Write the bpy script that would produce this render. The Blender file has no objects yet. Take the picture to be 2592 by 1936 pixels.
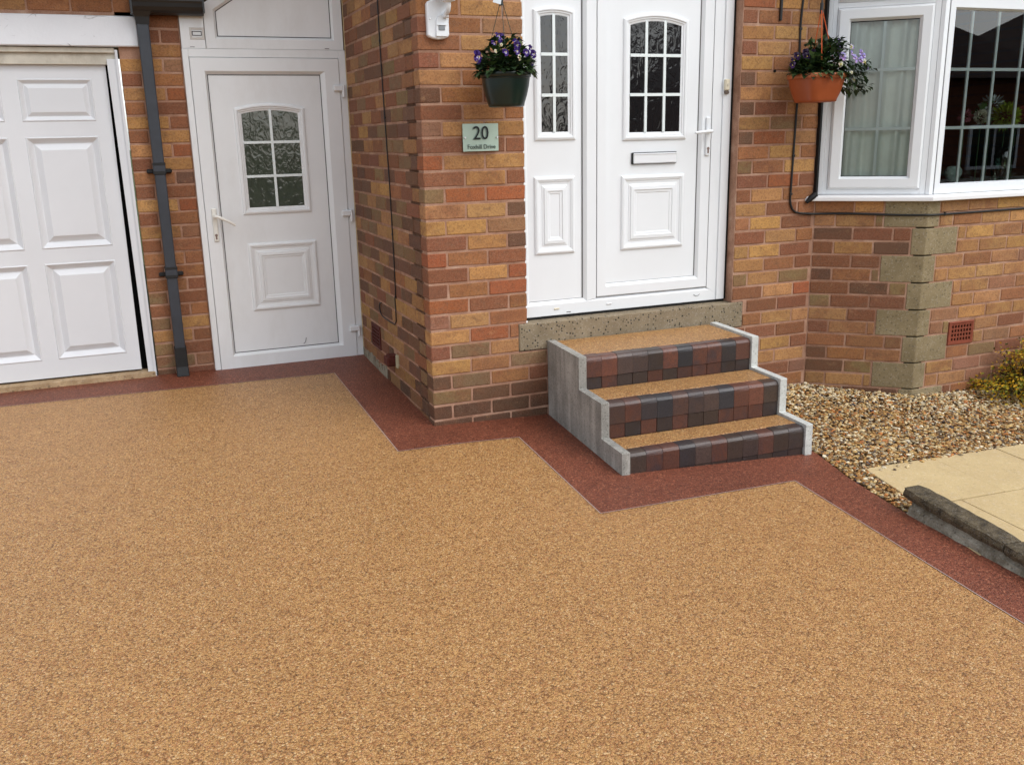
import bpy, bmesh, math, random
import numpy as np
from mathutils import Vector, Matrix
R = random.Random(7)
PI = math.pi
scene = bpy.context.scene
C = scene.collection

# ------------------------------------------------------------------ camera, sky, sun, exposure
cam_d = bpy.data.cameras.new('camera'); cam = bpy.data.objects.new('camera', cam_d); C.objects.link(cam); scene.camera = cam
cam_d.sensor_fit = 'HORIZONTAL'; cam_d.sensor_width = 36.0; cam_d.lens = 2345.4/2592*36.0
cam_d.clip_start = 0.05; cam_d.clip_end = 900
def cam_axes(pitch, roll, yaw):
    f = Vector((-math.sin(yaw)*math.cos(pitch), math.cos(yaw)*math.cos(pitch), math.sin(pitch)))
    r = Vector((math.cos(yaw), math.sin(yaw), 0)); u = r.cross(f)
    c, s = math.cos(roll), math.sin(roll)
    return c*r+s*u, -s*r+c*u, f
r_, u_, f_ = cam_axes(-0.2604, -0.0219, -0.3840)
m = Matrix((r_, u_, -f_)).transposed().to_4x4(); m.translation = Vector((-1.3888, -4.5579, 1.4715)); cam.matrix_world = m

world = bpy.data.worlds.new("World"); scene.world = world; world.use_nodes = True
wn, wl = world.node_tree.nodes, world.node_tree.links
SUN_EL, SUN_AZ = math.radians(50), math.radians(145)       # azimuth clockwise from +Y: behind the camera, to its right
sky = wn.new('ShaderNodeTexSky'); sky.sky_type = 'NISHITA'; sky.sun_disc = False
sky.sun_elevation = SUN_EL; sky.sun_rotation = SUN_AZ; sky.air_density = 1.0; sky.dust_density = 1.5; sky.ozone_density = 1.0
hs = wn.new('ShaderNodeHueSaturation'); hs.inputs['Saturation'].default_value = 0.30
bg = wn['Background']; bg.inputs['Strength'].default_value = 0.15
wl.new(sky.outputs[0], hs.inputs['Color']); wl.new(hs.outputs[0], bg.inputs['Color'])
sun_d = bpy.data.lights.new('sun', 'SUN'); sun_d.energy = 0.62; sun_d.angle = math.radians(45); sun_d.color = (1.0, 0.985, 0.955)
sun = bpy.data.objects.new('sun', sun_d); C.objects.link(sun); sun.location = (6, -9, 12)
sd = Vector((math.sin(SUN_AZ)*math.cos(SUN_EL), math.cos(SUN_AZ)*math.cos(SUN_EL), math.sin(SUN_EL)))
sun.rotation_euler = (-sd).to_track_quat('-Z', 'Y').to_euler()
vs = scene.view_settings; vs.view_transform = 'Standard'; vs.look = 'None'; vs.exposure = 0.95; vs.gamma = 1.0; vs.use_curve_mapping = False
scene.cycles.max_bounces = 7; scene.cycles.diffuse_bounces = 4; scene.cycles.glossy_bounces = 4; scene.cycles.transparent_max_bounces = 12
scene.cycles.caustics_reflective = False; scene.cycles.caustics_refractive = False

# ------------------------------------------------------------------ helpers
def lin(r, g, b, k=1.0):
    f = lambda c: (c/255/12.92 if c/255 <= .04045 else ((c/255+.055)/1.055)**2.4)*k
    return (f(r), f(g), f(b), 1.0)

class Mat:
    """a small wrapper for building a Principled material"""
    def __init__(s, name, rough=.6, spec=.5):
        s.m = bpy.data.materials.new(name); s.m.use_nodes = True
        s.n = s.m.node_tree.nodes; s.l = s.m.node_tree.links; s.b = s.n['Principled BSDF']
        s.b.inputs['Roughness'].default_value = rough; s.b.inputs['Specular IOR Level'].default_value = spec
        s.tc = None
    def node(s, t, **kw):
        n = s.n.new(t)
        for k, v in kw.items(): setattr(n, k, v)
        return n
    def coord(s, kind='Object', rand=False):
        if s.tc is None: s.tc = s.node('ShaderNodeTexCoord')
        o = s.tc.outputs[kind]
        if rand:
            oi = s.node('ShaderNodeObjectInfo'); mu = s.node('ShaderNodeMath', operation='MULTIPLY'); mu.inputs[1].default_value = 87.0
            s.l.new(oi.outputs['Random'], mu.inputs[0]); ad = s.node('ShaderNodeVectorMath', operation='ADD')
            s.l.new(o, ad.inputs[0]); s.l.new(mu.outputs[0], ad.inputs[1]); o = ad.outputs[0]
        return o
    def scale(s, o, v):
        mp = s.node('ShaderNodeMapping'); mp.inputs['Scale'].default_value = v; s.l.new(o, mp.inputs['Vector']); return mp.outputs[0]
    def noise(s, o, sc, det=4, rough=.55, dist=0.0):
        n = s.node('ShaderNodeTexNoise'); n.inputs['Scale'].default_value = sc; n.inputs['Detail'].default_value = det
        n.inputs['Roughness'].default_value = rough; n.inputs['Distortion'].default_value = dist; s.l.new(o, n.inputs['Vector']); return n.outputs['Fac']
    def voro(s, o, sc, out='Color', feat='F1', rnd=1.0):
        n = s.node('ShaderNodeTexVoronoi'); n.feature = feat; n.inputs['Scale'].default_value = sc; n.inputs['Randomness'].default_value = rnd
        s.l.new(o, n.inputs['Vector']); return n.outputs[out]
    def ramp(s, fac, stops, interp='LINEAR'):
        n = s.node('ShaderNodeValToRGB'); cr = n.color_ramp; cr.interpolation = interp
        while len(cr.elements) < len(stops): cr.elements.new(.5)
        for e, (p, c) in zip(cr.elements, stops):
            e.position = p; e.color = c if len(c) == 4 else (*c, 1)
        s.l.new(fac, n.inputs['Fac']); return n.outputs['Color']
    def mix(s, a, b, fac, mode='MIX'):
        n = s.node('ShaderNodeMix'); n.data_type = 'RGBA'; n.blend_type = mode
        for v, i in ((fac, 0), (a, 6), (b, 7)):
            if hasattr(v, 'is_linked'): s.l.new(v, n.inputs[i])
            else: n.inputs[i].default_value = v
        return n.outputs[2]
    def math(s, op, a, b=None):
        n = s.node('ShaderNodeMath', operation=op)
        for i, v in ((0, a), (1, b)):
            if v is None: continue
            if hasattr(v, 'is_linked'): s.l.new(v, n.inputs[i])
            else: n.inputs[i].default_value = v
        return n.outputs[0]
    def sep(s, o, ax):
        n = s.node('ShaderNodeSeparateXYZ'); s.l.new(o, n.inputs[0]); return n.outputs[ax]
    def base(s, o):
        if hasattr(o, 'is_linked'): s.l.new(o, s.b.inputs['Base Color'])
        else: s.b.inputs['Base Color'].default_value = o
    def rough(s, o): s.l.new(o, s.b.inputs['Roughness'])
    def bump(s, h, strength=.3, dist=.002):
        n = s.node('ShaderNodeBump'); n.inputs['Strength'].default_value = strength; n.inputs['Distance'].default_value = dist
        s.l.new(h, n.inputs['Height']); s.l.new(n.outputs[0], s.b.inputs['Normal'])
def G1(v): return (v, v, v, 1)

class MB:
    def __init__(s): s.v = []; s.f = []; s.mi = []; s.col = []; s.sm = []
    def add(s, vs, fs, mi=0, col=None, smooth=False):
        o = len(s.v); s.v += [tuple(v) for v in vs]
        for f in fs: s.f.append(tuple(i+o for i in f)); s.mi.append(mi); s.col.append(col or (1, 1, 1, 1)); s.sm.append(smooth)
        return s
    def box(s, x0, x1, y0, y1, z0, z1, mi=0, col=None):
        vs = [(x, y, z) for z in (z0, z1) for y in (y0, y1) for x in (x0, x1)]
        return s.add(vs, [(0, 2, 3, 1), (4, 5, 7, 6), (0, 1, 5, 4), (2, 6, 7, 3), (0, 4, 6, 2), (1, 3, 7, 5)], mi, col)
    def bbox(s, x0, x1, y0, y1, z0, z1, b=.003, mi=0, col=None):
        """box with chamfered edges"""
        X, Y, Z = (x0, x1), (y0, y1), (z0, z1); vs = []; idx = {}
        for i in (0, 1):
            for j in (0, 1):
                for k in (0, 1):
                    sx, sy, sz = (b if i == 0 else -b), (b if j == 0 else -b), (b if k == 0 else -b)
                    for a, p in enumerate(((X[i], Y[j]+sy, Z[k]+sz), (X[i]+sx, Y[j], Z[k]+sz), (X[i]+sx, Y[j]+sy, Z[k]))):
                        idx[(i, j, k, a)] = len(vs); vs.append(p)
        q = lambda *t: tuple(idx[e] for e in t); fs = []
        for i in (0, 1): fs.append(q((i, 0, 0, 0), (i, 0, 1, 0), (i, 1, 1, 0), (i, 1, 0, 0)))
        for j in (0, 1): fs.append(q((0, j, 0, 1), (1, j, 0, 1), (1, j, 1, 1), (0, j, 1, 1)))
        for k in (0, 1): fs.append(q((0, 0, k, 2), (0, 1, k, 2), (1, 1, k, 2), (1, 0, k, 2)))
        for i in (0, 1):
            for j in (0, 1): fs.append(q((i, j, 0, 0), (i, j, 1, 0), (i, j, 1, 1), (i, j, 0, 1)))
            for k in (0, 1): fs.append(q((i, 0, k, 0), (i, 1, k, 0), (i, 1, k, 2), (i, 0, k, 2)))
        for j in (0, 1):
            for k in (0, 1): fs.append(q((0, j, k, 1), (1, j, k, 1), (1, j, k, 2), (0, j, k, 2)))
        for i in (0, 1):
            for j in (0, 1):
                for k in (0, 1): fs.append(q((i, j, k, 0), (i, j, k, 1), (i, j, k, 2)))
        return s.add(vs, fs, mi, col)
    def prism(s, poly, y0, y1, mi=0, col=None):
        """polygon given in x,z swept along y"""
        n = len(poly); vs = [(x, y0, z) for x, z in poly]+[(x, y1, z) for x, z in poly]
        return s.add(vs, [tuple(range(n)), tuple(range(2*n-1, n-1, -1))]+[(i, i+n, (i+1) % n+n, (i+1) % n) for i in range(n)], mi, col)
    def sweep(s, prof, x0, x1, mi=0, col=None, cap=True, smooth=False):
        """profile in y,z swept along x"""
        n = len(prof); vs = [(x0, y, z) for y, z in prof]+[(x1, y, z) for y, z in prof]
        fs = [(i, (i+1) % n, (i+1) % n+n, i+n) for i in range(n)]
        s.add(vs, fs, mi, col, smooth)
        if cap: s.add(vs, [tuple(range(n-1, -1, -1)), tuple(range(n, 2*n))], mi, col)
        return s
    def rings(s, loops, cap=True, mi=0, col=None, back=False):
        n = len(loops[0]); vs = [p for L in loops for p in L]; fs = []
        for k in range(len(loops)-1):
            for i in range(n): fs.append((k*n+i, k*n+(i+1) % n, (k+1)*n+(i+1) % n, (k+1)*n+i))
        if cap: fs.append(tuple((len(loops)-1)*n+i for i in range(n)))
        return s.add(vs, fs, mi, col)
    def tube(s, pts, r, n=8, mi=0, col=None, rr=None, smooth=True, cap=True):
        pts = [Vector(p) for p in pts]; vs = []; prev = None
        for i, p in enumerate(pts):
            t = (pts[min(i+1, len(pts)-1)]-pts[max(i-1, 0)]).normalized()
            a = prev if prev is not None else (Vector((0, 0, 1)) if abs(t.z) < .9 else Vector((1, 0, 0)))
            a = (a-t*a.dot(t)).normalized(); b = t.cross(a); prev = a
            rad = rr[i] if rr else r
            for k in range(n): vs.append(p+rad*(math.cos(2*PI*k/n)*a+math.sin(2*PI*k/n)*b))
        fs = [(i*n+k, i*n+(k+1) % n, (i+1)*n+(k+1) % n, (i+1)*n+k) for i in range(len(pts)-1) for k in range(n)]
        s.add(vs, fs, mi, col, smooth)
        if cap: s.add(vs, [tuple(range(n-1, -1, -1)), tuple(range(len(vs)-n, len(vs)))], mi, col)
        return s
    def lathe(s, prof, n=24, c=(0, 0), mi=0, col=None, smooth=True, sq=None):
        """profile of (radius, z); sq: exponent that squares the section off"""
        vs = []
        for r, z in prof:
            for k in range(n):
                a = 2*PI*(k+.5)/n; ca, sa = math.cos(a), math.sin(a); q = 1.0
                if sq: q = 1/((abs(ca)**sq+abs(sa)**sq)**(1/sq))
                vs.append((c[0]+r*q*ca, c[1]+r*q*sa, z))
        fs = [(i*n+k, i*n+(k+1) % n, (i+1)*n+(k+1) % n, (i+1)*n+k) for i in range(len(prof)-1) for k in range(n)]
        return s.add(vs, fs, mi, col, smooth)
    def build(s, name, mats, parent=None, org=(0, 0, 0), link=True, recalc=True):
        me = bpy.data.meshes.new(name)
        me.from_pydata([(x-org[0], y-org[1], z-org[2]) for x, y, z in s.v], [], s.f); me.validate(); me.update()
        mats = mats if isinstance(mats, (list, tuple)) else [mats]
        for mm in mats: me.materials.append(mm)
        if len(me.polygons) == len(s.f):
            me.polygons.foreach_set('material_index', s.mi); me.polygons.foreach_set('use_smooth', s.sm)
            if any(c != (1, 1, 1, 1) for c in s.col):
                at = me.color_attributes.new('col', 'FLOAT_COLOR', 'CORNER'); buf = []
                for p, c in zip(me.polygons, s.col): buf += list(c)*p.loop_total
                at.data.foreach_set('color', buf)
        if len(s.f) > 1:
            bm = bmesh.new(); bm.from_mesh(me); bmesh.ops.recalc_face_normals(bm, faces=bm.faces[:]); bm.to_mesh(me); bm.free()
        o = bpy.data.objects.new(name, me)
        if link: C.objects.link(o)
        if parent: o.parent = parent
        return o

def tag(o, label=None, cat=None, group=None, kind=None):
    if label: o['label'] = label
    if cat: o['category'] = cat
    if group: o['group'] = group
    if kind: o['kind'] = kind
    return o
class Thing:
    """an Empty at the thing's base that parents its parts; geometry is given in scene metres (or local ones)"""
    def __init__(s, name, label, cat, loc=(0, 0, 0), rot=(0, 0, 0), group=None, local=False, kind='thing'):
        s.o = bpy.data.objects.new(name, None); C.objects.link(s.o); s.o.location = loc; s.o.rotation_euler = rot
        s.o.empty_display_size = .1; tag(s.o, label, cat, group, kind); s.org = (0, 0, 0) if local else loc
    def add(s, name, mb, mat, parent=None, label=None, kind=None):
        o = mb.build(name, mat, parent or s.o, s.org); tag(o, label, None, None, kind); return o
def solo(name, mb, mat, label, cat, group=None, loc=None, kind='thing'):
    o = mb.build(name, mat, None, loc or (0, 0, 0)); o.location = loc or (0, 0, 0); return tag(o, label, cat, group, kind)
def structure(name, mb, mat, kind='structure'):
    o = mb.build(name, mat); o['kind'] = kind; return o

def bevel(o, w=.002, seg=1):
    b = o.modifiers.new('bevel', 'BEVEL'); b.width = w; b.segments = seg; b.limit_method = 'ANGLE'; b.angle_limit = math.radians(35); return o

# ------------------------------------------------------------------ materials
def brick_material():
    M = Mat('brick', .85, .25); o = M.coord('Object', True)
    oi = M.node('ShaderNodeObjectInfo'); colr = oi.outputs['Color']; al = oi.outputs['Alpha']
    n1 = M.noise(M.scale(o, (5, 5, 7)), 1.6, 3, .6, .6)
    mask = M.ramp(n1, [(.42, G1(0)), (.6, G1(1))]); mask = M.math('MULTIPLY', mask, al)
    second = M.mix(colr, lin(126, 76, 50), .75)
    c = M.mix(colr, second, mask)
    pale = M.ramp(M.noise(M.scale(o, (9, 9, 12)), 2.2, 5, .7), [(.60, G1(0)), (.74, G1(1))])
    c = M.mix(c, M.mix(colr, lin(204, 160, 112), .6), M.math('MULTIPLY', pale, .45))
    fine = M.noise(o, 95, 5, .75)
    c = M.mix(c, M.mix(c, lin(70, 44, 30), .45), M.ramp(fine, [(.36, G1(1)), (.52, G1(0))]))
    edge = M.ramp(M.noise(M.scale(o, (16, 16, 22)), 1.3, 5, .7, .8), [(.52, G1(0)), (.68, G1(1))]); c = M.mix(c, M.mix(c, lin(104, 74, 54), .7), M.math('MULTIPLY', edge, .7))
    pits = M.noise(o, 420, 2, .6)
    c = M.mix(c, M.mix(c, G1(0), .55), M.ramp(pits, [(.30, G1(1)), (.36, G1(0))]))
    grain = M.noise(M.scale(o, (60, 60, 200)), 3, 4, .7)
    c = M.mix(c, M.mix(c, (1, .9, .7, 1), .13), M.ramp(grain, [(.5, G1(0)), (.7, G1(1))]))
    M.base(c); M.bump(M.mix(fine, grain, .35), .55, .0025); return M.m
def mortar_material():
    M = Mat('mortar', .95, .15); o = M.coord()
    c = M.ramp(M.noise(o, 9, 5, .65), [(.3, lin(140, 104, 84)), (.55, lin(172, 134, 112)), (.75, lin(192, 160, 138))])
    f = M.noise(o, 260, 3, .7); c = M.mix(c, M.mix(c, G1(0), .35), M.ramp(f, [(.35, G1(1)), (.5, G1(0))]))
    M.base(c); M.bump(f, .6, .002); return M.m
def plain(name, col, rough=.5, spec=.5, nz=None, dark=.25, bump=0.0, grime=None):
    M = Mat(name, rough, spec); o = M.coord('Object', True); c = col
    if nz: c = M.mix(col, tuple(x*(1-dark) for x in col[:3])+(1,), M.ramp(M.noise(o, nz, 5, .65), [(.35, G1(0)), (.75, G1(1))]))
    if grime: c = M.mix(c, grime[0], M.math('MULTIPLY', M.ramp(M.noise(M.scale(o, grime[2]), 1.0, 6, .7), [(.5, G1(0)), (.8, G1(1))]), grime[1]))
    M.base(c)
    if bump: M.bump(M.noise(o, 220, 3, .6), bump, .001)
    return M.m
def resin_material(name, stops, sc, rough=.45, blotch=.2, bumpd=.0035):
    M = Mat(name, rough, .4); o = M.coord('Object')
    wob = M.node('ShaderNodeVectorMath', operation='ADD'); nt = M.node('ShaderNodeTexNoise'); nt.inputs['Scale'].default_value = sc*.7; nt.inputs['Detail'].default_value = 2
    M.l.new(o, nt.inputs['Vector']); ms = M.node('ShaderNodeVectorMath', operation='SCALE'); ms.inputs['Scale'].default_value = .9/sc
    M.l.new(nt.outputs['Color'], ms.inputs[0]); M.l.new(o, wob.inputs[0]); M.l.new(ms.outputs[0], wob.inputs[1]); p = wob.outputs[0]
    v1 = M.voro(p, sc, 'Color'); g = M.sep(v1, 0)
    c = M.ramp(g, stops)
    v2 = M.sep(M.voro(p, sc*2.1, 'Color'), 1); c = M.mix(c, M.ramp(v2, stops), .4)
    d = M.voro(p, sc, 'Distance')
    c = M.mix(c, M.mix(c, G1(0), .55), M.ramp(d, [(.52, G1(0)), (.86, G1(1))]))
    big = M.noise(o, 2.1, 5, .6); c = M.mix(c, M.mix(c, G1(0), blotch), M.ramp(big, [(.4, G1(0)), (.7, G1(1))]))
    mid = M.noise(o, 26, 3, .6); c = M.mix(c, M.mix(c, stops[0][1], .22), M.ramp(mid, [(.5, G1(0)), (.75, G1(1))]))
    M.base(c); M.bump(M.math('MULTIPLY', d, -1.0), .8, bumpd); return M.m
def concrete_material(name, c0, c1, spots=.0, streak=.0, sc=12.0, spotsc=120, dark=(.02, .018, .014, 1)):
    M = Mat(name, .85, .3); o = M.coord()
    c = M.ramp(M.noise(o, sc, 6, .7), [(.32, c0), (.7, c1)])
    if streak: c = M.mix(c, M.mix(c, G1(0), .45), M.math('MULTIPLY', M.ramp(M.noise(M.scale(o, (9, 9, 1.1)), 1.2, 5, .6), [(.42, G1(1)), (.62, G1(0))]), streak))
    h = M.noise(o, 300, 3, .7)
    if spots:
        v = M.voro(o, spotsc, 'Distance'); sp = M.ramp(v, [(.22, G1(1)), (.40, G1(0))]); keep = M.ramp(M.sep(M.voro(o, spotsc, 'Color'), 0), [(.55, G1(0)), (.6, G1(1))])
        spm = M.math('MULTIPLY', M.math('MULTIPLY', sp, keep), spots); c = M.mix(c, dark, spm)
        lt = M.ramp(M.sep(M.voro(o, spotsc*2.6, 'Color'), 1), [(.86, G1(0)), (.9, G1(1))]); c = M.mix(c, M.mix(c, G1(1), .16), M.math('MULTIPLY', lt, .4))
        h = M.mix(h, M.math('SUBTRACT', 1.0, spm), .6)
    fine = M.noise(o, 420, 2, .6); c = M.mix(c, M.mix(c, G1(0), .3), M.ramp(fine, [(.36, G1(1)), (.5, G1(0))]))
    M.base(c); M.bump(h, .45, .002); return M.m
def attr_material(name, rough=.6, spec=.4, nz=60, amt=.3, trans=0.0, bump=.2):
    M = Mat(name, rough, spec); a = M.node('ShaderNodeAttribute'); a.attribute_name = 'col'
    f = M.noise(M.coord('Object', True), nz, 4, .65); c = M.mix(a.outputs['Color'], M.mix(a.outputs['Color'], G1(0), amt), M.ramp(f, [(.35, G1(1)), (.65, G1(0))]))
    M.base(c)
    if bump: M.bump(f, bump, .001)
    if trans:
        t = M.node('ShaderNodeBsdfTranslucent'); M.l.new(c, t.inputs['Color']); mx = M.node('ShaderNodeMixShader'); mx.inputs[0].default_value = trans
        M.l.new(M.b.outputs[0], mx.inputs[1]); M.l.new(t.outputs[0], mx.inputs[2]); M.l.new(mx.outputs[0], M.n['Material Output'].inputs['Surface'])
    return M.m
def objcol_material(name, rough=.4, spec=.5):
    M = Mat(name, rough, spec); o = M.coord('Object', True); oi = M.node('ShaderNodeObjectInfo'); c = oi.outputs['Color']
    n = M.noise(M.scale(o, (14, 14, 10)), 1.5, 4, .6, .4); c = M.mix(c, M.mix(c, lin(48, 46, 52), .8), M.math('MULTIPLY', M.ramp(n, [(.40, G1(0)), (.66, G1(1))]), oi.outputs['Alpha']))
    f = M.noise(o, 150, 4, .7); c = M.mix(c, M.mix(c, G1(0), .4), M.ramp(f, [(.36, G1(1)), (.55, G1(0))]))
    c = M.mix(c, M.mix(c, lin(150, 140, 145), .5), M.math('MULTIPLY', M.ramp(M.noise(o, 40, 5, .7), [(.62, G1(0)), (.8, G1(1))]), .35))
    M.base(c); M.bump(f, .35, .0015); return M.m
def clear_glass(name, tint=(.90, .95, .92, 1), boost=1.6):
    M = Mat(name); n, l = M.n, M.l; n.remove(M.b)
    t = n.new('ShaderNodeBsdfTransparent'); t.inputs['Color'].default_value = tint
    g = n.new('ShaderNodeBsdfGlossy'); g.inputs['Roughness'].default_value = 0.0; g.inputs['Color'].default_value = (.95, .96, .98, 1)
    f = n.new('ShaderNodeFresnel'); f.inputs['IOR'].default_value = 1.52
    k = n.new('ShaderNodeMath'); k.operation = 'MULTIPLY'; k.use_clamp = True; k.inputs[1].default_value = boost; l.new(f.outputs[0], k.inputs[0])
    x = n.new('ShaderNodeMixShader'); l.new(k.outputs[0], x.inputs[0]); l.new(t.outputs[0], x.inputs[1]); l.new(g.outputs[0], x.inputs[2])
    l.new(x.outputs[0], n['Material Output'].inputs['Surface']); return M.m
def obscure_glass(name, col, sc=34, strength=.55, rough=.05):
    M = Mat(name, rough, .75); M.base(col); o = M.coord('Object', False)
    h = M.noise(M.scale(o, (1.0, 1.0, .62)), sc, 2, .5, 1.6); M.bump(h, strength, .008); return M.m

m_brick, m_mortar = brick_material(), mortar_material()
m_white = plain('white_upvc', (.78, .805, .82, 1), .32, .45, 3.0, .04)
m_white_old = plain('weathered_white_upvc', (.76, .775, .775, 1), .4, .4, 2.2, .06, grime=((.42, .38, .32, 1), .25, (3, 3, 1.2)))
m_white_paint = plain('white_gloss_paint', (.68, .695, .715, 1), .38, .45, 2.5, .05, .04)
m_old_paint = plain('dirty_white_paint', (.60, .56, .47, 1), .6, .3, 7, .25, .2, ((.22, .17, .11, 1), .5, (8, 8, 5)))
m_bar = plain('glazing_bar_white', (.74, .80, .79, 1), .3, .4)
m_black = plain('black_plastic', G1(.012), .35, .5, 20, .3)
m_pipe = plain('slate_grey_painted_iron', lin(74, 80, 90, .5), .45, .5, 14, .3, .25, ((.02, .02, .022, 1), .5, (14, 14, 6)))
m_pipe_dark = plain('black_bitumen_paint', G1(.012), .5, .4, 30, .4, .3)
m_rubber = plain('black_rubber', G1(.008), .6, .3)
m_steel = plain('brushed_silver', G1(.62), .25, .8); m_steel.node_tree.nodes['Principled BSDF'].inputs['Metallic'].default_value = .9
m_sealant = plain('white_sealant', G1(.82), .5, .3)
m_tan = resin_material('tan_resin_bound_gravel', [(0.0, lin(98, 60, 32)), (.2, lin(146, 98, 54)), (.42, lin(184, 138, 82)), (.7, lin(200, 158, 100)), (.86, lin(166, 106, 66)), (1.0, lin(230, 198, 146))], 165, .42, .05)
m_red = resin_material('red_resin_bound_gravel', [(0.0, lin(84, 40, 27)), (.3, lin(112, 59, 40)), (.65, lin(132, 72, 50)), (.9, lin(152, 88, 64)), (1.0, lin(188, 126, 94))], 150, .5, .25)
m_panel = concrete_material('cast_concrete', lin(148, 146, 138), lin(184, 181, 173), .35, .8, 6, 80)
m_sill = concrete_material('aggregate_concrete', lin(124, 110, 88), lin(150, 136, 112), .95, 0, 8, 62)
m_quoin = concrete_material('sandstone', lin(124, 109, 80), lin(150, 135, 104), .5, 0, 5, 60, (.06, .05, .03, 1))
m_slab = concrete_material('cream_paving', lin(190, 167, 124), lin(204, 182, 136), .12, 0, 4, 40, (.12, .09, .06, 1))
m_coping = concrete_material('weathered_stone', lin(48, 41, 29), lin(108, 96, 74), .8, 0, 22, 110, (.012, .01, .008, 1))
m_kerbbase = concrete_material('rendered_stone', lin(78, 68, 50), lin(172, 166, 150), .5, 0, 7, 70, (.02, .018, .012, 1))
m_thresh = concrete_material('pale_concrete', lin(150, 124, 92), lin(196, 170, 134), .5, 0, 14, 40, (.06, .035, .02, 1))
m_tile = objcol_material('glazed_clay_paver', .38, .5)
m_gravel = attr_material('gravel_stone', .6, .35, 90, .3)
m_leaf = attr_material('leaf', .5, .4, 30, .25, .25, 0)
m_petal = attr_material('petal', .55, .3, 40, .15, .2, 0)
m_greenpot = plain('dark_green_plastic', lin(22, 44, 38, .7), .28, .5, 6, .2)
m_terra = plain('terracotta_plastic', lin(176, 88, 46, .8), .42, .4, 5, .22)
m_airbrick = plain('terracotta', lin(142, 72, 50, .9), .7, .3, 16, .3, .3)
m_airdark = plain('dark_red_vent', lin(92, 40, 30, .9), .7, .3, 16, .3, .3)
m_hole = plain('dark_cavity', G1(.004), .9, .1)
m_glass = clear_glass('window_glass')
m_doorglass = obscure_glass('obscured_dark_glass', (.010, .010, .011, 1), 20, .16)
m_sideglass = obscure_glass('obscured_green_glass', (.045, .055, .040, 1), 22, .2)
m_curtain = plain('net_curtain', (.84, .88, .82, 1), .8, .2, 6, .12)
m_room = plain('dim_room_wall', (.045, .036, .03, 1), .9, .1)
m_cable = plain('black_cable', G1(.012), .5, .4)
m_cream = plain('cream_plastic', (.66, .60, .46, 1), .4, .4)
m_orange = plain('orange_cord', lin(206, 92, 44), .6, .3)
m_darkwire = plain('dark_green_wire', lin(50, 62, 52), .5, .4)

# ------------------------------------------------------------------ the ground
def g(x, y): return -.026+.043*y-.035*(x if x > .15 else (0 if x < -.15 else (x+.15)**2/.6))
def ground_sheet(name, poly, mat, dz=0.0, kind='structure', thick=0.0):
    bm = bmesh.new(); f = bm.faces.new([bm.verts.new((x, y, 0)) for x, y in poly])
    for xc in (-.15, -.05, .05, .15): bmesh.ops.bisect_plane(bm, geom=bm.verts[:]+bm.edges[:]+bm.faces[:], plane_co=(xc, 0, 0), plane_no=(1, 0, 0))
    bmesh.ops.triangulate(bm, faces=bm.faces[:])
    for v in bm.verts: v.co.z = g(v.co.x, v.co.y)+dz
    bmesh.ops.recalc_face_normals(bm, faces=bm.faces[:])
    if sum(f.normal.z for f in bm.faces) < 0: bmesh.ops.reverse_faces(bm, faces=bm.faces[:])
    me = bpy.data.meshes.new(name); bm.to_mesh(me); bm.free(); me.materials.append(mat)
    o = bpy.data.objects.new(name, me); C.objects.link(o); o['kind'] = kind; return o
YB = -9.0
inner = [(-4.2, 1.375), (-2.197, 1.287), (-.286, 1.206), (-.282, -.285), (.363, -.304), (.324, -1.293), (1.369, -1.261), (1.285, -2.571), (.89, YB)]
outer = [(-4.2, 1.78), (.02, 1.78), (.02, .02), (.69, .02), (.69, -.9), (1.72, -.93), (1.715, -1.008), (1.645, -1.30), (1.606, -1.60), (1.588, -1.85), (1.575, -2.33), (1.50, YB)]
ground_sheet('driveway', inner+[(-4.2, YB)], m_tan)
ground_sheet('driveway_border', outer+inner[::-1], m_red, .001)
strip = MB()
for (x0, y0), (x1, y1) in zip(inner[:-1], inner[1:]):
    d = Vector((x1-x0, y1-y0)).normalized(); nx, ny = -d.y*.0018, d.x*.0018
    pts = []
    for t in (0, .2, .4, .6, .8, 1): pts.append((x0+(x1-x0)*t, y0+(y1-y0)*t))
    for (ax, ay), (bx, by) in zip(pts[:-1], pts[1:]):
        strip.add([(ax-nx, ay-ny, g(ax, ay)+.0028), (ax+nx, ay+ny, g(ax, ay)+.0028), (bx+nx, by+ny, g(bx, by)+.0028), (bx-nx, by-ny, g(bx, by)+.0028)], [(0, 1, 2, 3)])
structure('edging_strip', strip, plain('pale_trim', lin(200, 176, 168, .8), .5))
gm = Mat('lawn_ground', .9, .2); gm.base(gm.ramp(gm.noise(gm.coord(), 3, 5, .7), [(.3, lin(52, 60, 30)), (.7, lin(84, 88, 46))]))
structure('ground', MB().add([(-320, -320, -.62), (320, -320, -.62), (320, 320, -.62), (-320, 320, -.62)], [(0, 1, 2, 3)]), gm.m)
am = Mat('asphalt', .85, .3); am.base(am.ramp(am.noise(am.coord(), 60, 4, .7), [(.3, G1(.035)), (.7, G1(.065))]))
structure('road', MB().box(-200, 200, -19.5, -12.5, -.9, -.60), am.m)
pav = Mat('pavement_concrete', .85, .3); pav.base(pav.ramp(pav.noise(pav.coord(), 8, 4, .7), [(.3, G1(.22)), (.7, G1(.30))]))
structure('pavement', MB().box(-200, 200, -12.5, -9.0, -.9, -.46), pav.m)
structure('side_lawn', MB().box(1.75, 60, -9.0, -3.2, -.9, -.33), gm.m)
structure('side_path', MB().box(-60, -4.2, -9.0, 6, -.9, -.12), pav.m)

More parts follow.
